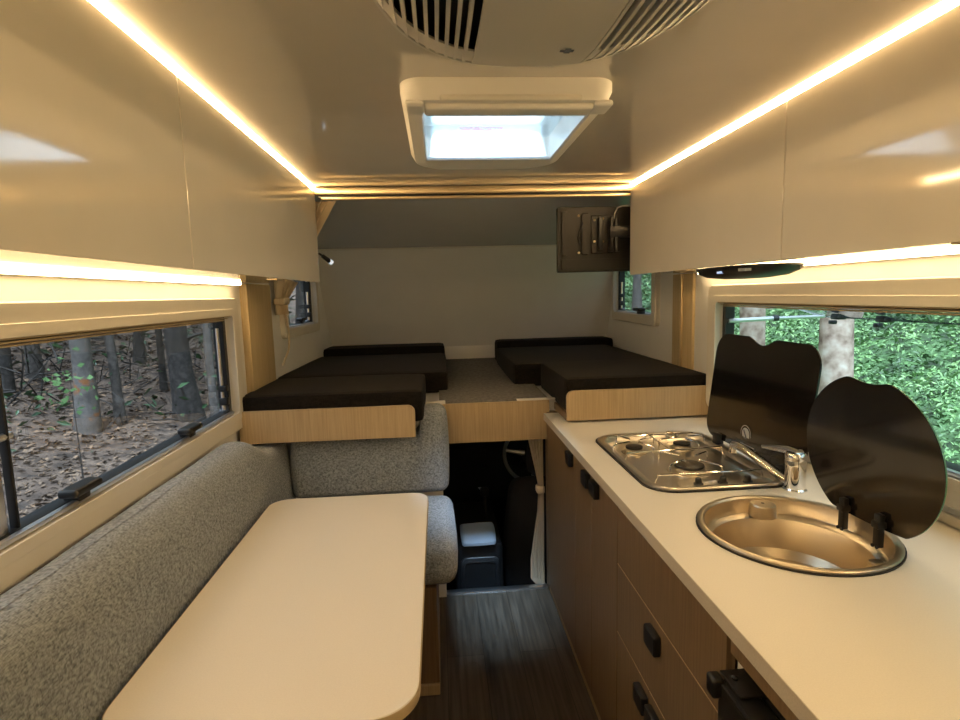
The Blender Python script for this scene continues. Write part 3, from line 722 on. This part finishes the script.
# round emblem and the printed lines under it
c0 = (1.002+.045*(.055/.37)-.0006, 1.718, .982)
bm = B(); lathe(bm, (c0[0]-.0004, c0[1], c0[2]), [(.031, 0), (.031, .0006), (.028, .0006), (.028, 0)], 32, 'X', False, False); lathe(bm, (c0[0]-.0004, c0[1], c0[2]), [(.001, 0), (.0225, 0), (.0225, .0006)], 32, 'X')
em = obj('emblem', bm, M['silvermark'], lid)
bm = B(); tube(bm, [(c0[0]-.001, c0[1]+.010, c0[2]+.014), (c0[0]-.001, c0[1]+.002, c0[2]), (c0[0]-.001, c0[1]-.006, c0[2]-.012)], .0022, 6); tube(bm, [(c0[0]-.001, c0[1]+.008, c0[2]-.012), (c0[0]-.001, c0[1]-.008, c0[2]-.013)], .002, 6)
obj('emblem_figure', bm, M['greymark'], em)
bm = B()
for k in range(3): box(bm, 1.0008+.0015*(2-k), 1.0030+.0015*(2-k), 1.645+.006*k, 1.745-.004*k, .9325+.0075*k, .9355+.0075*k)
obj('printed_lines', bm, M['silvermark'], lid, smooth=False)

# ------------------------------------------------------------------ sink
t = thing('sink', 'round stainless sink with its round black glass lid raised', 'sink', (SX, SY, .8985))
n = 64
def cr(cx_, cy_, r, z): return [(cx_+r*math.cos(2*PI*i/n), cy_+r*math.sin(2*PI*i/n), z) for i in range(n)]
bm = B(); loft(bm, [cr(SX, SY, SR+.002, .8988), cr(SX, SY, SR+.002, .9025), cr(SX, SY, SR-.004, .9028), cr(SX, SY, SR-.004, .8988)], False, False); obj('seal', bm, M['rubber'], t)
bm = B(); loft(bm, [cr(SX, SY, SR-.0015, .8992), cr(SX, SY, SR-.001, .9065), cr(SX, SY, SR-.005, .909), cr(SX, SY, SR-.013, .909), cr(SX, SY, SR-.018, .905),
  cr(SX, SY, SR-.022, .875), cr(SX, SY, SR-.027, .869), cr(SX-.008, SY-.004, SR-.036, .867), cr(SX-.010, SY-.005, SR-.042, .863), cr(SX-.012, SY-.006, SR-.048, .845),
  cr(SX-.014, SY-.006, SR-.056, .79), cr(SX-.014, SY-.006, SR-.075, .772), cr(SX-.014, SY-.006, SR-.11, .767), cr(SX-.014, SY-.006, .028, .764)], False, True)
obj('basin', bm, M['steelsat'], t)
bm = B(); lathe(bm, (.838, 1.338, .868), [(.034, 0), (.032, .03), (.029, .033), (.006, .0335)], 32); bo = obj('boss', bm, M['steelsat'], t)
bm = B(); lathe(bm, (.838, 1.338, .9013), [(.0045, 0), (.0045, .0006), (.002, .0008)], 12); obj('boss_screw', bm, M['cast'], bo)
bm = B(); lathe(bm, (.905, 1.035, .868), [(.017, 0), (.015, .018), (.012, .02)], 24); b2 = obj('overflow', bm, M['steelsat'], t)
bm = B(); lathe(bm, (SX-.014, SY-.006, .7645), [(.028, 0), (.028, .002), (.018, .003), (.016, .001)], 24); obj('drain', bm, M['chrome'], t)
# lid
az, ti, R = 3.211, -.064, .186
nv = Vector((math.cos(ti)*math.cos(az), math.cos(ti)*math.sin(az), math.sin(ti)))
up = (Vector((0,0,1))-nv*nv.z).normalized(); sd = up.cross(nv).normalized()   # sd points along the wall
cc = Vector((.967, 1.155, 1.078))
if sd.y < 0: sd = -sd
poly = []
for i in range(120):
    a = 2*PI*i/120; u, v = R*math.cos(a), R*math.sin(a)
    if v < -R*.83: v = -R*.83+(v+R*.83)*.15
    # grip scallop at the top
    da = (a-PI/2-.02)
    if abs(da) < .34:
        k = .5+.5*math.cos(PI*da/.34); v -= .017*k**.7
    poly.append((u, v))
bm = B(); loft(bm, [[cc+sd*u+up*v for u, v in poly], [cc+sd*u+up*v-nv*.005 for u, v in poly]]); sl = obj('lid', bm, M['blackglass'], t)
bm = B(); O_ = [(u*1.003, v*1.003) for u, v in poly]
loft(bm, [[cc+sd*u+up*v-nv*.0012 for u, v in O_], [cc+sd*u+up*v-nv*.0045 for u, v in O_]], False, False); obj('lid_edge', bm, M['greenedge'], sl)
for du in (.055, -.045):
    p = cc+sd*du-up*(R*.80); bm = B()
    box(bm, p.x-.016, p.x-.001, p.y-.009, p.y+.009, .880, p.z+.028, .003); box(bm, p.x-.021, p.x+.012, p.y-.011, p.y+.011, p.z-.005, p.z+.012, .004)
    for s_ in (-.006, .006): lathe(bm, (p.x-.018, p.y+s_, .882), [(.004, 0), (.004, .003)], 10, 'X')
    obj('lid_hinge', bm, M['black'], t)

# ------------------------------------------------------------------ tap
t = thing('tap', 'chrome folding tap between the hob and the sink', 'tap', (1.0, 1.425, .8985))
bm = B(); lathe(bm, (.985, 1.425, .8985), [(.031, 0), (.031, .004), (.0275, .008), (.0265, .06), (.0275, .085), (.0265, .088), (.0275, .092), (.028, .100), (.024, .109), (.012, .113)], 32); obj('body', bm, M['chrome'], t)
bm = B(); tube(bm, [(.985, 1.41, 1.006), (.982, 1.45, 1.007), (.965, 1.51, .999), (.958, 1.54, .994)], [.014, .013, .008, .006], 12, ry=None); obj('lever', bm, M['chrome'], t)
bm = B(); tube(bm, [(.975, 1.43, .917), (.970, 1.47, .925), (.955, 1.54, .947), (.94, 1.60, .966), (.935, 1.635, .970), (.932, 1.655, .966)], [.015, .014, .013, .0125, .013, .014], 14); sp = obj('spout', bm, M['chrome'], t)
bm = B(); tube(bm, [(.933, 1.652, .968), (.932, 1.658, .944)], [.014, .014], 14); obj('aerator', bm, M['chrome'], sp)

# ------------------------------------------------------------------ hood under the right locker
t = thing('cooker_hood', 'black oval hood unit hanging under the right locker above the hob', 'hood', (1.0, 1.72, 1.50))
bm = B(); rings = []
for k, z in ((1, 1.5355), (1, 1.530), (.93, 1.516), (.76, 1.504), (.4, 1.497), (.1, 1.496)):
    rings.append([(x, y, z) for x, y in superel(1.0, 1.74, .105*k, .235*k, 2.4)])
loft(bm, rings); hb = obj('body', bm, M['black'], t)
bm = B(); box(bm, .900, .912, 1.70, 1.73, 1.514, 1.5225); obj('display', bm, M['bluelcd'], hb, smooth=False)
bm = B(); box(bm, .905, .922, 1.57, 1.61, 1.517, 1.525); obj('label_plate', bm, M['silvermark'], hb, smooth=False)

# ------------------------------------------------------------------ television
t = thing('television', 'black television seen from behind on its arm under the curtain rail', 'television', (.84, 2.6, 1.56))
X0, X1, Z0, Z1, YT = .572, 1.10, 1.560, 1.862, 2.60
bm = B(); prism(bm, rrect(X0, X1, Z0, Z1, .008, 4), 'Y', YT+.028, YT, .004); tvb = obj('casing', bm, M['tvback'], t)
bm = B(); box(bm, X0+.01, X1-.01, YT+.0285, YT+.0295, Z0+.012, Z1-.01); obj('screen', bm, M['blackglass'], t, smooth=False)
bm = B(); prism(bm, rrect(X0+.015, X1-.03, Z0+.012, Z0+.06, .01, 4), 'Y', YT, YT-.006, .003)
prism(bm, rrect(X0+.02, X0+.045, Z0+.075, Z1-.02, .006, 4), 'Y', YT, YT-.010, .003)
prism(bm, rrect(X0+.115, X0+.145, Z0+.08, Z1-.03, .006, 4), 'Y', YT, YT-.012, .003)
prism(bm, rrect(X0+.16, X0+.27, Z0+.085, Z1-.04, .006, 4), 'Y', YT, YT-.008, .003); obj('ribs', bm, M['tvback'], tvb)
for (x, z) in ((X0+.175, Z0+.14), (X0+.175, Z0+.24), (X0+.215, Z0+.14), (X0+.215, Z0+.245), (X0+.262, Z0+.21), (X0+.10, Z0+.26), (X0+.10, Z0+.09)):
    bm = B(); lathe(bm, (x, YT-.008, z), [(.0055, 0), (.0055, -.003), (.002, -.0045)], 12, 'Y'); obj('screw', bm, M['gold'], tvb)
bm = B(); box(bm, X0+.19, X0+.21, YT-.03, YT-.008, Z0+.10, Z0+.25, .003); box(bm, X0+.24, X0+.255, YT-.05, YT-.008, Z0+.09, Z0+.25, .003); box(bm, X0+.235, X1-.02, YT-.055, YT-.03, Z0+.155, Z0+.205, .004)
tube(bm, [(X0+.272, YT-.04, Z0+.09), (X0+.272, YT-.04, Z0+.24)], .012, 16); arm = obj('wall_arm', bm, M['black'], t)
bm = B(); tube(bm, [(X0+.26, YT-.03, Z0+.23), (X0+.262, YT-.04, Z0+.265), (X0+.275, YT-.04, Z0+.29), (X0+.30, YT-.035, Z0+.298), (X0+.33, YT-.03, Z0+.30)], .0028, 8); obj('cable', bm, M['frame'], t)
bm = B(); tube(bm, [(X0+.105, YT-.006, Z0+.13), (X0+.095, YT-.012, Z0+.16), (X0+.11, YT-.012, Z0+.2), (X0+.12, YT-.012, Z0+.23)], .004, 8); obj('cable', bm, M['black'], t)

# ------------------------------------------------------------------ reading lamp
t = thing('reading_lamp', 'small black stalk reading lamp with glowing white tip by the left curtain', 'lamp', (-.56, 2.502, 1.69))
bm = B(); lathe(bm, (-.545, 2.502, 1.66), [(.018, 0), (.018, .012), (.012, .018)], 20, 'Y'); obj('base', bm, M['black'], t)
bm = B(); tube(bm, [(-.545, 2.515, 1.66), (-.54, 2.55, 1.672), (-.53, 2.60, 1.67), (-.515, 2.625, 1.657)], .0045, 8); obj('stalk', bm, M['black'], t)
bm = B(); tube(bm, [(-.52, 2.62, 1.661), (-.497, 2.65, 1.640)], [.009, .011], 14); hd = obj('head', bm, M['black'], t)
bm = B(); tube(bm, [(-.499, 2.648, 1.642), (-.488, 2.662, 1.632)], [.0112, .0108], 14); obj('tip', bm, M['lampled'], hd)

# ------------------------------------------------------------------ curtains
t = thing('curtain', 'cream curtain gathered back behind the left overhead locker', 'curtain', (-.66, 2.56, 1.2))
bm = B(); cloth(bm, [(0, (-.56, 2.53, 1.888), (-.42, 2.50, 1.888), 1), (.30, (-.68, 2.62, 1.72), (-.54, 2.58, 1.72), .9), (.62, (-.81, 2.86, 1.56), (-.74, 3.02, 1.56), .8), (.80, (-.815, 2.88, 1.455), (-.79, 2.96, 1.455), .45), (1, (-.815, 2.88, 1.39), (-.79, 2.97, 1.39), .6)], 5, .021, 110, 30); obj('cloth', bm, M['curtain'], t)
bm = B(); rbox(bm, -.83, -.77, 2.87, 2.97, 1.44, 1.475, .01, (10,8,4)); obj('tieback', bm, M['curtain'], t)
bm = B(); tube(bm, [(-.80, 2.93, 1.44), (-.80, 2.99, 1.36), (-.80, 3.02, 1.28), (-.80, 2.99, 1.20), (-.81, 2.90, 1.13)], .005, 8); obj('tie_cord', bm, M['curtain'], t)
t = thing('curtain', 'cream cab curtain tied back at the right side of the cab opening', 'curtain', (.45, 2.62, -.1))
bm = B(); cloth(bm, [(0, (.418, 2.62, .765), (.493, 2.61, .765), 1), (.22, (.45, 2.625, .61), (.493, 2.61, .61), .9), (.36, (.470, 2.63, .50), (.494, 2.61, .50), .6), (.5, (.462, 2.63, .38), (.495, 2.61, .38), .8), (.8, (.425, 2.63, .12), (.492, 2.61, .12), 1), (.93, (.425, 2.63, .02), (.494, 2.61, .02), 1), (1, (.475, 2.625, -.04), (.497, 2.61, -.04), .6)], 5, .011, 80, 36); obj('cloth', bm, M['curtain'], t)
bm = B(); rbox(bm, .458, .499, 2.60, 2.65, .475, .515, .01, (8,8,4)); obj('tieback', bm, M['curtain'], t)

# ------------------------------------------------------------------ driver's cab seen through the opening
t = thing('steering_wheel', 'dark steering wheel with silver spokes seen through the cab opening', 'steering wheel', (.60, 3.6, .36))
W = Matrix.Translation((.60, 3.60, .375)) @ Matrix.Rotation(math.radians(62), 4, 'X')
def addring(bm, R_, r_, n1=56, n2=10):
    rings = []
    for i in range(n1+1):
        a = 2*PI*i/n1; rings.append([W @ Vector(((R_+r_*math.cos(b))*math.cos(a), (R_+r_*math.cos(b))*math.sin(a), r_*math.sin(b))) for b in [2*PI*j/n2 for j in range(n2)]])
    loft(bm, rings, False, False); bmesh.ops.remove_doubles(bm, verts=bm.verts[:], dist=1e-5)
bm = B(); addring(bm, .185, .013); obj('rim', bm, mat('satin grip leather', (.28,.29,.31,1), .3), t)
bm = B(); rings = [[W @ Vector((x, y, z)) for x, y in superel(0, -.01, a, b, 3, 32)] for a, b, z in ((.05,.045,-.05),(.07,.06,0),(.06,.05,.02),(.01,.01,.024))]; loft(bm, rings); hub = obj('hub', bm, M['dark'], t)
for a in (PI*.93, PI*.07, PI*1.5):
    bm = B(); p0 = Vector((.05*math.cos(a), .05*math.sin(a), .01)); p1 = Vector((.175*math.cos(a), .175*math.sin(a), 0)); tube(bm, [W @ p0, W @ ((p0+p1)/2+Vector((0,0,.004))), W @ p1], [.022, .015, .012], 10); obj('spoke', bm, M['alu'], t)
bm = B(); tube(bm, [W @ Vector((0,0,-.04)), W @ Vector((0,0,-.35))], .04, 12); obj('column', bm, M['dark'], t)
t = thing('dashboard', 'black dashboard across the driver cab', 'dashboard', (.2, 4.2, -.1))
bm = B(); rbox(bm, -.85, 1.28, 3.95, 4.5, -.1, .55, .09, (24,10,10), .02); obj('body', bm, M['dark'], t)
for x in (.02, .3):
    bm = B(); box(bm, x, x+.16, 3.93, 3.955, .33, .42, .01); obj('air_vent', bm, M['cast'], t)
t = thing('centre_console', 'dark centre console box between the cab seats', 'console', (.17, 2.85, -.45))
bm = B(); rbox(bm, .05, .30, 2.74, 3.35, -.45, .17, .03, (10,16,12), .004); cb = obj('body', bm, M['dark'], t)
bm = B(); ringprism(bm, rrect(.075, .275, -.12, .10, .03, 6), rrect(.095, .255, -.09, .07, .02, 6), 'Y', 2.738, 2.728, .003); obj('pocket_rim', bm, mat('satin black trim', (.02,.02,.022,1), .35), cb)
bm = B(); tube(bm, [(.24, 3.06, .17), (.235, 3.10, .30)], .010, 10); rbox(bm, .21, .262, 3.075, 3.125, .29, .345, .02, (6,6,6)); obj('handbrake', bm, M['dark'], t)
bm = B(); lathe(bm, (.21, 3.12, .33), [(.012,0),(.012,.006)], 12); obj('chrome_button', bm, M['chrome'], t)
bm = B(); rbox(bm, .082, .262, 2.70, 2.93, .176, .206, .012, (14,14,3), .006, .006); tag(obj('skylight_patch_cloth', bm, M['paleblue']), 'folded cloth shape added as the pale blue skylight patch on the dark centre console', 'cloth')  # added pad, its pale blue paints the skylight falling on the console top
def cabseat(cx_, label):
    t = thing('cab_seat', label, 'seat', (cx_, 3.1, -.45), 'cab seats')
    def f(p):
        k = max(0, (p.z+.1)/.75); p.x = cx_+(p.x-cx_)*(1-.22*k*k); p.y -= .08*k; return p
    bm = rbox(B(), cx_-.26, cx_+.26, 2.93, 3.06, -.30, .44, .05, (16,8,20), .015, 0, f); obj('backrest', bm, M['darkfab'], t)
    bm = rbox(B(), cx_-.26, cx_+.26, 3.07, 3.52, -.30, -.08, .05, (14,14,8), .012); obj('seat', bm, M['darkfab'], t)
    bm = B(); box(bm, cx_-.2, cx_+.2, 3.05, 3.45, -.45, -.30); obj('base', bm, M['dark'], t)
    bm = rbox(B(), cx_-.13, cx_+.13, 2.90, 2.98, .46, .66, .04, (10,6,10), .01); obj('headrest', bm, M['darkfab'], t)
cabseat(.60, 'charcoal cloth driver seat in front of the steering wheel')
cabseat(-.38, 'charcoal cloth passenger seat hidden left of the centre console')

# ------------------------------------------------------------------ outside
def terrain(name, side, m, label):
    s = 1 if side == 'R' else -1
    bm = B(); nx, ny = 60, 90; g = []
    for i in range(nx+1):
        u = (i/nx)**1.5; x = s*(1.7+u*26); row = []
        for j in range(ny+1):
            y = -6+40*j/ny; d = abs(x)-1.5
            row.append(bm.verts.new((x, y, gz(side, x, y))))
        g.append(row)
    for i in range(nx):
        for j in range(ny): bm.faces.new((g[i][j], g[i+1][j], g[i+1][j+1], g[i][j+1]))
    o = obj(name, bm, m); tag(o, label, 'ground', kind='stuff'); return o
def gz(side, x, y):
    d = math.hypot(abs(x)-1.3, max(0, y-3)*.5); n1 = mn.noise(Vector((x*.5, y*.5, 3)))*.22+mn.noise(Vector((x*1.7, y*1.7, 9)))*.06
    if side == 'L': return -.85+.13*d+.010*d*d+n1
    return -.75+.20*d+.020*d*d+n1
terrain('forest_floor', 'L', M['soil'], 'brown leaf strewn forest floor outside the left window')
terrain('grassy_bank', 'R', M['greensoil'], 'green mossy bank outside the kitchen window')
def scatter(name, side, count, size, m, label, cat, xr, up=1.0, lift=0.0, bias=1.6, yr=(.0, 22)):
    bm = B()
    for k in range(count):
        dist = xr[0]+(xr[1]-xr[0])*random.random()**bias
        ang = random.uniform(math.radians(-5), math.radians(78))
        x = (1.25+dist*math.cos(ang))*(1 if side == 'R' else -1); y = 1.2+dist*math.sin(ang)*1.15
        if abs(x) < 1.72: continue
        s = size*random.uniform(.5, 1.4)*(.55+dist*.13)
        clump = max(0, mn.noise(Vector((x*1.1, y*1.1, 2)))+.35)
        z = gz(side, x, y)+.01+random.random()**1.5*lift*(.3+1.3*clump)
        a = random.uniform(0, 2*PI); tilt = random.uniform(-up, up); R_ = Matrix.Rotation(a, 3, 'Z') @ Matrix.Rotation(tilt, 3, 'X') @ Matrix.Rotation(random.uniform(-up, up), 3, 'Y')
        P = [Vector(p)*s for p in ((-1,0,0),(0,-.42,.12),(1.1,0,-.1),(0,.42,.12))]
        vs = [bm.verts.new(R_ @ p+Vector((x, y, z))) for p in P]
        bm.faces.new((vs[0], vs[1], vs[2])); bm.faces.new((vs[0], vs[2], vs[3]))
    bm2 = bm; me = bpy.data.meshes.new(name); bm2.to_mesh(me); bm2.free(); me.materials.append(m)
    o = bpy.data.objects.new(name, me); C.objects.link(o); tag(o, label, cat, kind='stuff'); return o
scatter('leaf_litter', 'L', 30000, .035, M['litter'], 'brown fallen leaves scattered over the forest floor', 'leaves', (.6, 14), .5, .03)
scatter('undergrowth', 'R', 120000, .026, M['leafbright'], 'dense bright green undergrowth on the bank outside the kitchen window', 'plants', (.6, 18), 1.0, .55, 1.3)
scatter('low_shrubs', 'L', 2600, .05, M['leafdark'], 'sparse dull green shrub leaves among the trees outside the left window', 'plants', (5.5, 20), 1.0, 1.6, 1)
def tree(x, y, r, h, m, label, group=None, lean=(0, 0), side='L', seed=0, crown=True):
    rnd = random.Random(seed); z0 = gz(side, x, y)-.15
    t = thing('tree', label, 'tree', (x, y, z0), group)
    bm = B(); pts = []; rs = []
    for i in range(15):
        k = i/14; pts.append((x+lean[0]*k*h+.05*math.sin(k*7+seed), y+lean[1]*k*h+.05*math.cos(k*6+seed), z0+k*h)); rs.append(r*(1.45 if i == 0 else 1.12 if i == 1 else 1-.45*k))
    tube(bm, pts, rs, 14)
    for v in bm.verts:
        d = Vector((v.co.x-x, v.co.y-y, 0)); v.co += (d.normalized() if d.length else d)*r*.16*mn.noise(Vector((v.co.x*6, v.co.y*6, v.co.z*2.0)))
    for b in range(7):
        k = rnd.uniform(.25, .95); i = int(k*14); p = Vector(pts[i]); a = rnd.uniform(0, 2*PI); L = rnd.uniform(.5, 1.6)
        d = Vector((math.cos(a), math.sin(a), rnd.uniform(.1, .8)))
        tube(bm, [p, p+d*L*.4, p+d*L*.8+Vector((0,0,.1)), p+d*L+Vector((0,0,.25))], [r*.22, r*.15, r*.1, r*.04], 6)
    obj('trunk', bm, m, t)
    if crown:
        bm = B(); top_ = Vector(pts[-1])
        for q in range(500):
            p = top_+Vector((rnd.gauss(0, 1.1), rnd.gauss(0, 1.1), rnd.gauss(-.3, .9))); a = rnd.uniform(0, 6.3); s = .12
            vs = [bm.verts.new(p+Vector((math.cos(a)*s*c+rnd.uniform(-.03, .03), math.sin(a)*s*c, d_*s))) for c, d_ in ((-1, 0), (0, -.5), (1, 0), (0, .5))]; bm.faces.new(vs)
        obj('crown', bm, M['leafdark'], t, smooth=False)
    return t
# left side trees (direction from the camera, distance)
import itertools
def ray_xy(px, dist):
    a = math.atan((px-480)/550)+.0738; return dist*math.sin(a), dist*math.cos(a)
lt = [(75, 8.6, .125, 7, M['barkpatch'], 'pale trunk with orange patches near the left edge of the left window', 0),
      (108, 8.9, .06, 7, M['bark'], 'slim grey trunk standing close behind the orange patched tree', 1),
      (180, 9.2, .17, 6, M['barkdark'], 'thick dark trunk near the far end of the left window', 2),
      (212, 8.6, .06, 6, M['bark'], 'thin pale trunk at the far end of the left window', 3)]
for px, d, r, h, m, lb, sd_ in lt:
    x, y = ray_xy(px, d); tree(x, y, r, h, m, lb, seed=sd_)
for k, (px, d, r) in enumerate(((35, 12, .10), (140, 12.5, .09), (160, 10.5, .05), (98, 14, .12), (225, 13, .10), (20, 15, .14), (128, 16, .12), (200, 17, .15), (60, 17, .13), (240, 12, .09), (255, 16, .14), (285, 15, .13), (172, 19, .18), (5, 11, .08), (300, 12, .1), (-60, 12, .12), (-160, 10, .12), (-300, 9, .1))):
    x, y = ray_xy(px, d); tree(x, y, r, 8, M['barkdark'] if k % 3 else M['bark'], 'one of the slim dark trunks in the forest outside the left windows', 'slim forest trunks', seed=10+k, lean=(random.uniform(-.05, .05), random.uniform(-.05, .05)))
for px, d, r, lb, sd_ in ((753, 7.6, .165, 'pale mottled trunk behind the raised hob lid, outside the kitchen window', 40), (842, 6.2, .155, 'thick pale trunk between the two raised lids, outside the kitchen window', 41)):
    x, y = ray_xy(px, d); tree(x, y, r, 6, M['barkpale'], lb, side='R', seed=sd_, crown=True)
for k, (px, d, r) in enumerate(((660, 16, .13), (640, 12, .1), (925, 17, .10), (790, 18, .12), (1050, 9, .15))):
    x, y = ray_xy(px, d); tree(x, y, r, 7, M['bark'], 'one of the distant grey trunks on the bank outside the kitchen side', 'distant bank trunks', side='R', seed=60+k)
# fallen branches and twigs on the left
x, y = ray_xy(118, 6.6); bm = B(); tube(bm, [(x-.5, y-.4, gz('L', x, y)+.05), (x, y, gz('L', x, y)+.18), (x+.75, y+.9, gz('L', x, y)+.5), (x+1.3, y+1.5, gz('L', x, y)+.75)], [.075, .07, .06, .04], 10)
tag(obj('fallen_log', bm, M['litter']), 'brown fallen log leaning across the leaf litter', 'log')
bm = B(); rnd = random.Random(5)
for k in range(420):
    a = rnd.uniform(-50, 262); d = rnd.uniform(8.5, 17); x, y = ray_xy(a, d)
    if x > -1.8: continue
    z = gz('L', x, y)+rnd.random()**1.6*1.9; L = rnd.uniform(.3, 1.1); b = rnd.uniform(0, 6.3); el = rnd.uniform(-.5, 1.3)
    dv = Vector((math.cos(b)*math.cos(el), math.sin(b)*math.cos(el), math.sin(el)))*L; p = Vector((x, y, z)); q = Vector((rnd.uniform(-.1, .1), rnd.uniform(-.1, .1), rnd.uniform(-.1, .1)))
    tube(bm, [p, p+dv*.5+q, p+dv], [.012, .009, .004], 4)
tag(obj('brushwood', bm, M['barkdark'], smooth=False), 'tangled bare twigs between the trunks outside the left window', 'twigs', kind='stuff')
bm = B(); x, y = ray_xy(63, 4.6)
for k in range(60):
    p = Vector((x+rnd.gauss(0, .07), y+rnd.gauss(0, .07), .86+rnd.gauss(.05, .09))); a = rnd.uniform(0, 6.3); s = .022
    vs = [bm.verts.new(p+Vector((math.cos(a)*s*c, math.sin(a)*s*c, d_*s+rnd.uniform(-.01, .01)))) for c, d_ in ((-1, 0), (0, -.5), (1, 0), (0, .5))]; bm.faces.new(vs)
t = thing('sapling', 'small bright green sapling by the orange patched trunk', 'sapling', (x, y, gz('L', x, y)))
obj('leaves', bm, M['leafbright'], t, smooth=False)
bm = B(); tube(bm, [(x, y, gz('L', x, y)-.05), (x+.03, y, .3), (x, y+.03, .95)], [.007, .005, .002], 6); obj('stem', bm, M['barkdark'], t)

# camper's outer skin keeps daylight out above the ceiling
# ------------------------------------------------------------------ world, sun, camera
w = bpy.data.worlds.new('overcast sky'); SC.world = w; w.use_nodes = True; nt = w.node_tree; bg = nt.nodes['Background']
tc = nt.nodes.new('ShaderNodeTexCoord'); sx = nt.nodes.new('ShaderNodeSeparateXYZ'); nt.links.new(tc.outputs['Generated'], sx.inputs[0])
rp = nt.nodes.new('ShaderNodeValToRGB'); e = rp.color_ramp.elements
e[0].position = .0; e[0].color = (.10,.13,.13,1); e[1].position = 1; e[1].color = (.86,.95,1,1)
x_ = e.new(.25); x_.color = (.16,.20,.21,1); x2 = e.new(.55); x2.color = (.55,.66,.75,1)
nt.links.new(sx.outputs['Z'], rp.inputs[0]); nt.links.new(rp.outputs[0], bg.inputs[0]); bg.inputs[1].default_value = 2.9
sun = bpy.data.lights.new('sun', 'SUN'); sun.energy = 10.5; sun.angle = math.radians(14); sun.color = (.62,.80,1)
so = bpy.data.objects.new('sun', sun); C.objects.link(so); so.rotation_euler = Vector((.02, .45, -1)).to_track_quat('-Z', 'Y').to_euler(); so.location = (0, 0, 6)

cam = bpy.data.cameras.new('camera'); co = bpy.data.objects.new('camera', cam); C.objects.link(co)
cam.sensor_width = 36; cam.lens = 550/960*36; cam.clip_start = .02
yaw, pitch, roll = .0738, .1198, -.026
f = Vector((math.sin(yaw)*math.cos(pitch), math.cos(yaw)*math.cos(pitch), -math.sin(pitch)))
r = Vector((math.cos(yaw), -math.sin(yaw), 0)); u = r.cross(f)
r2 = r*math.cos(roll)+u*math.sin(roll); u2 = -r*math.sin(roll)+u*math.cos(roll)
co.matrix_world = Matrix(((r2.x, u2.x, -f.x, 0), (r2.y, u2.y, -f.y, 0), (r2.z, u2.z, -f.z, 1.47), (0, 0, 0, 1)))
SC.camera = co
for o in list(SC.objects):
    if '_w' in o: del o['_w']
SC.view_settings.view_transform = 'Standard'; SC.view_settings.look = 'None'; SC.view_settings.gamma = 1; SC.view_settings.use_curve_mapping = False
SC.view_settings.exposure = .42
SC.cycles.max_bounces = 10; SC.cycles.diffuse_bounces = 5; SC.cycles.glossy_bounces = 5; SC.cycles.transparent_max_bounces = 12
SC.cycles.sample_clamp_indirect = 6
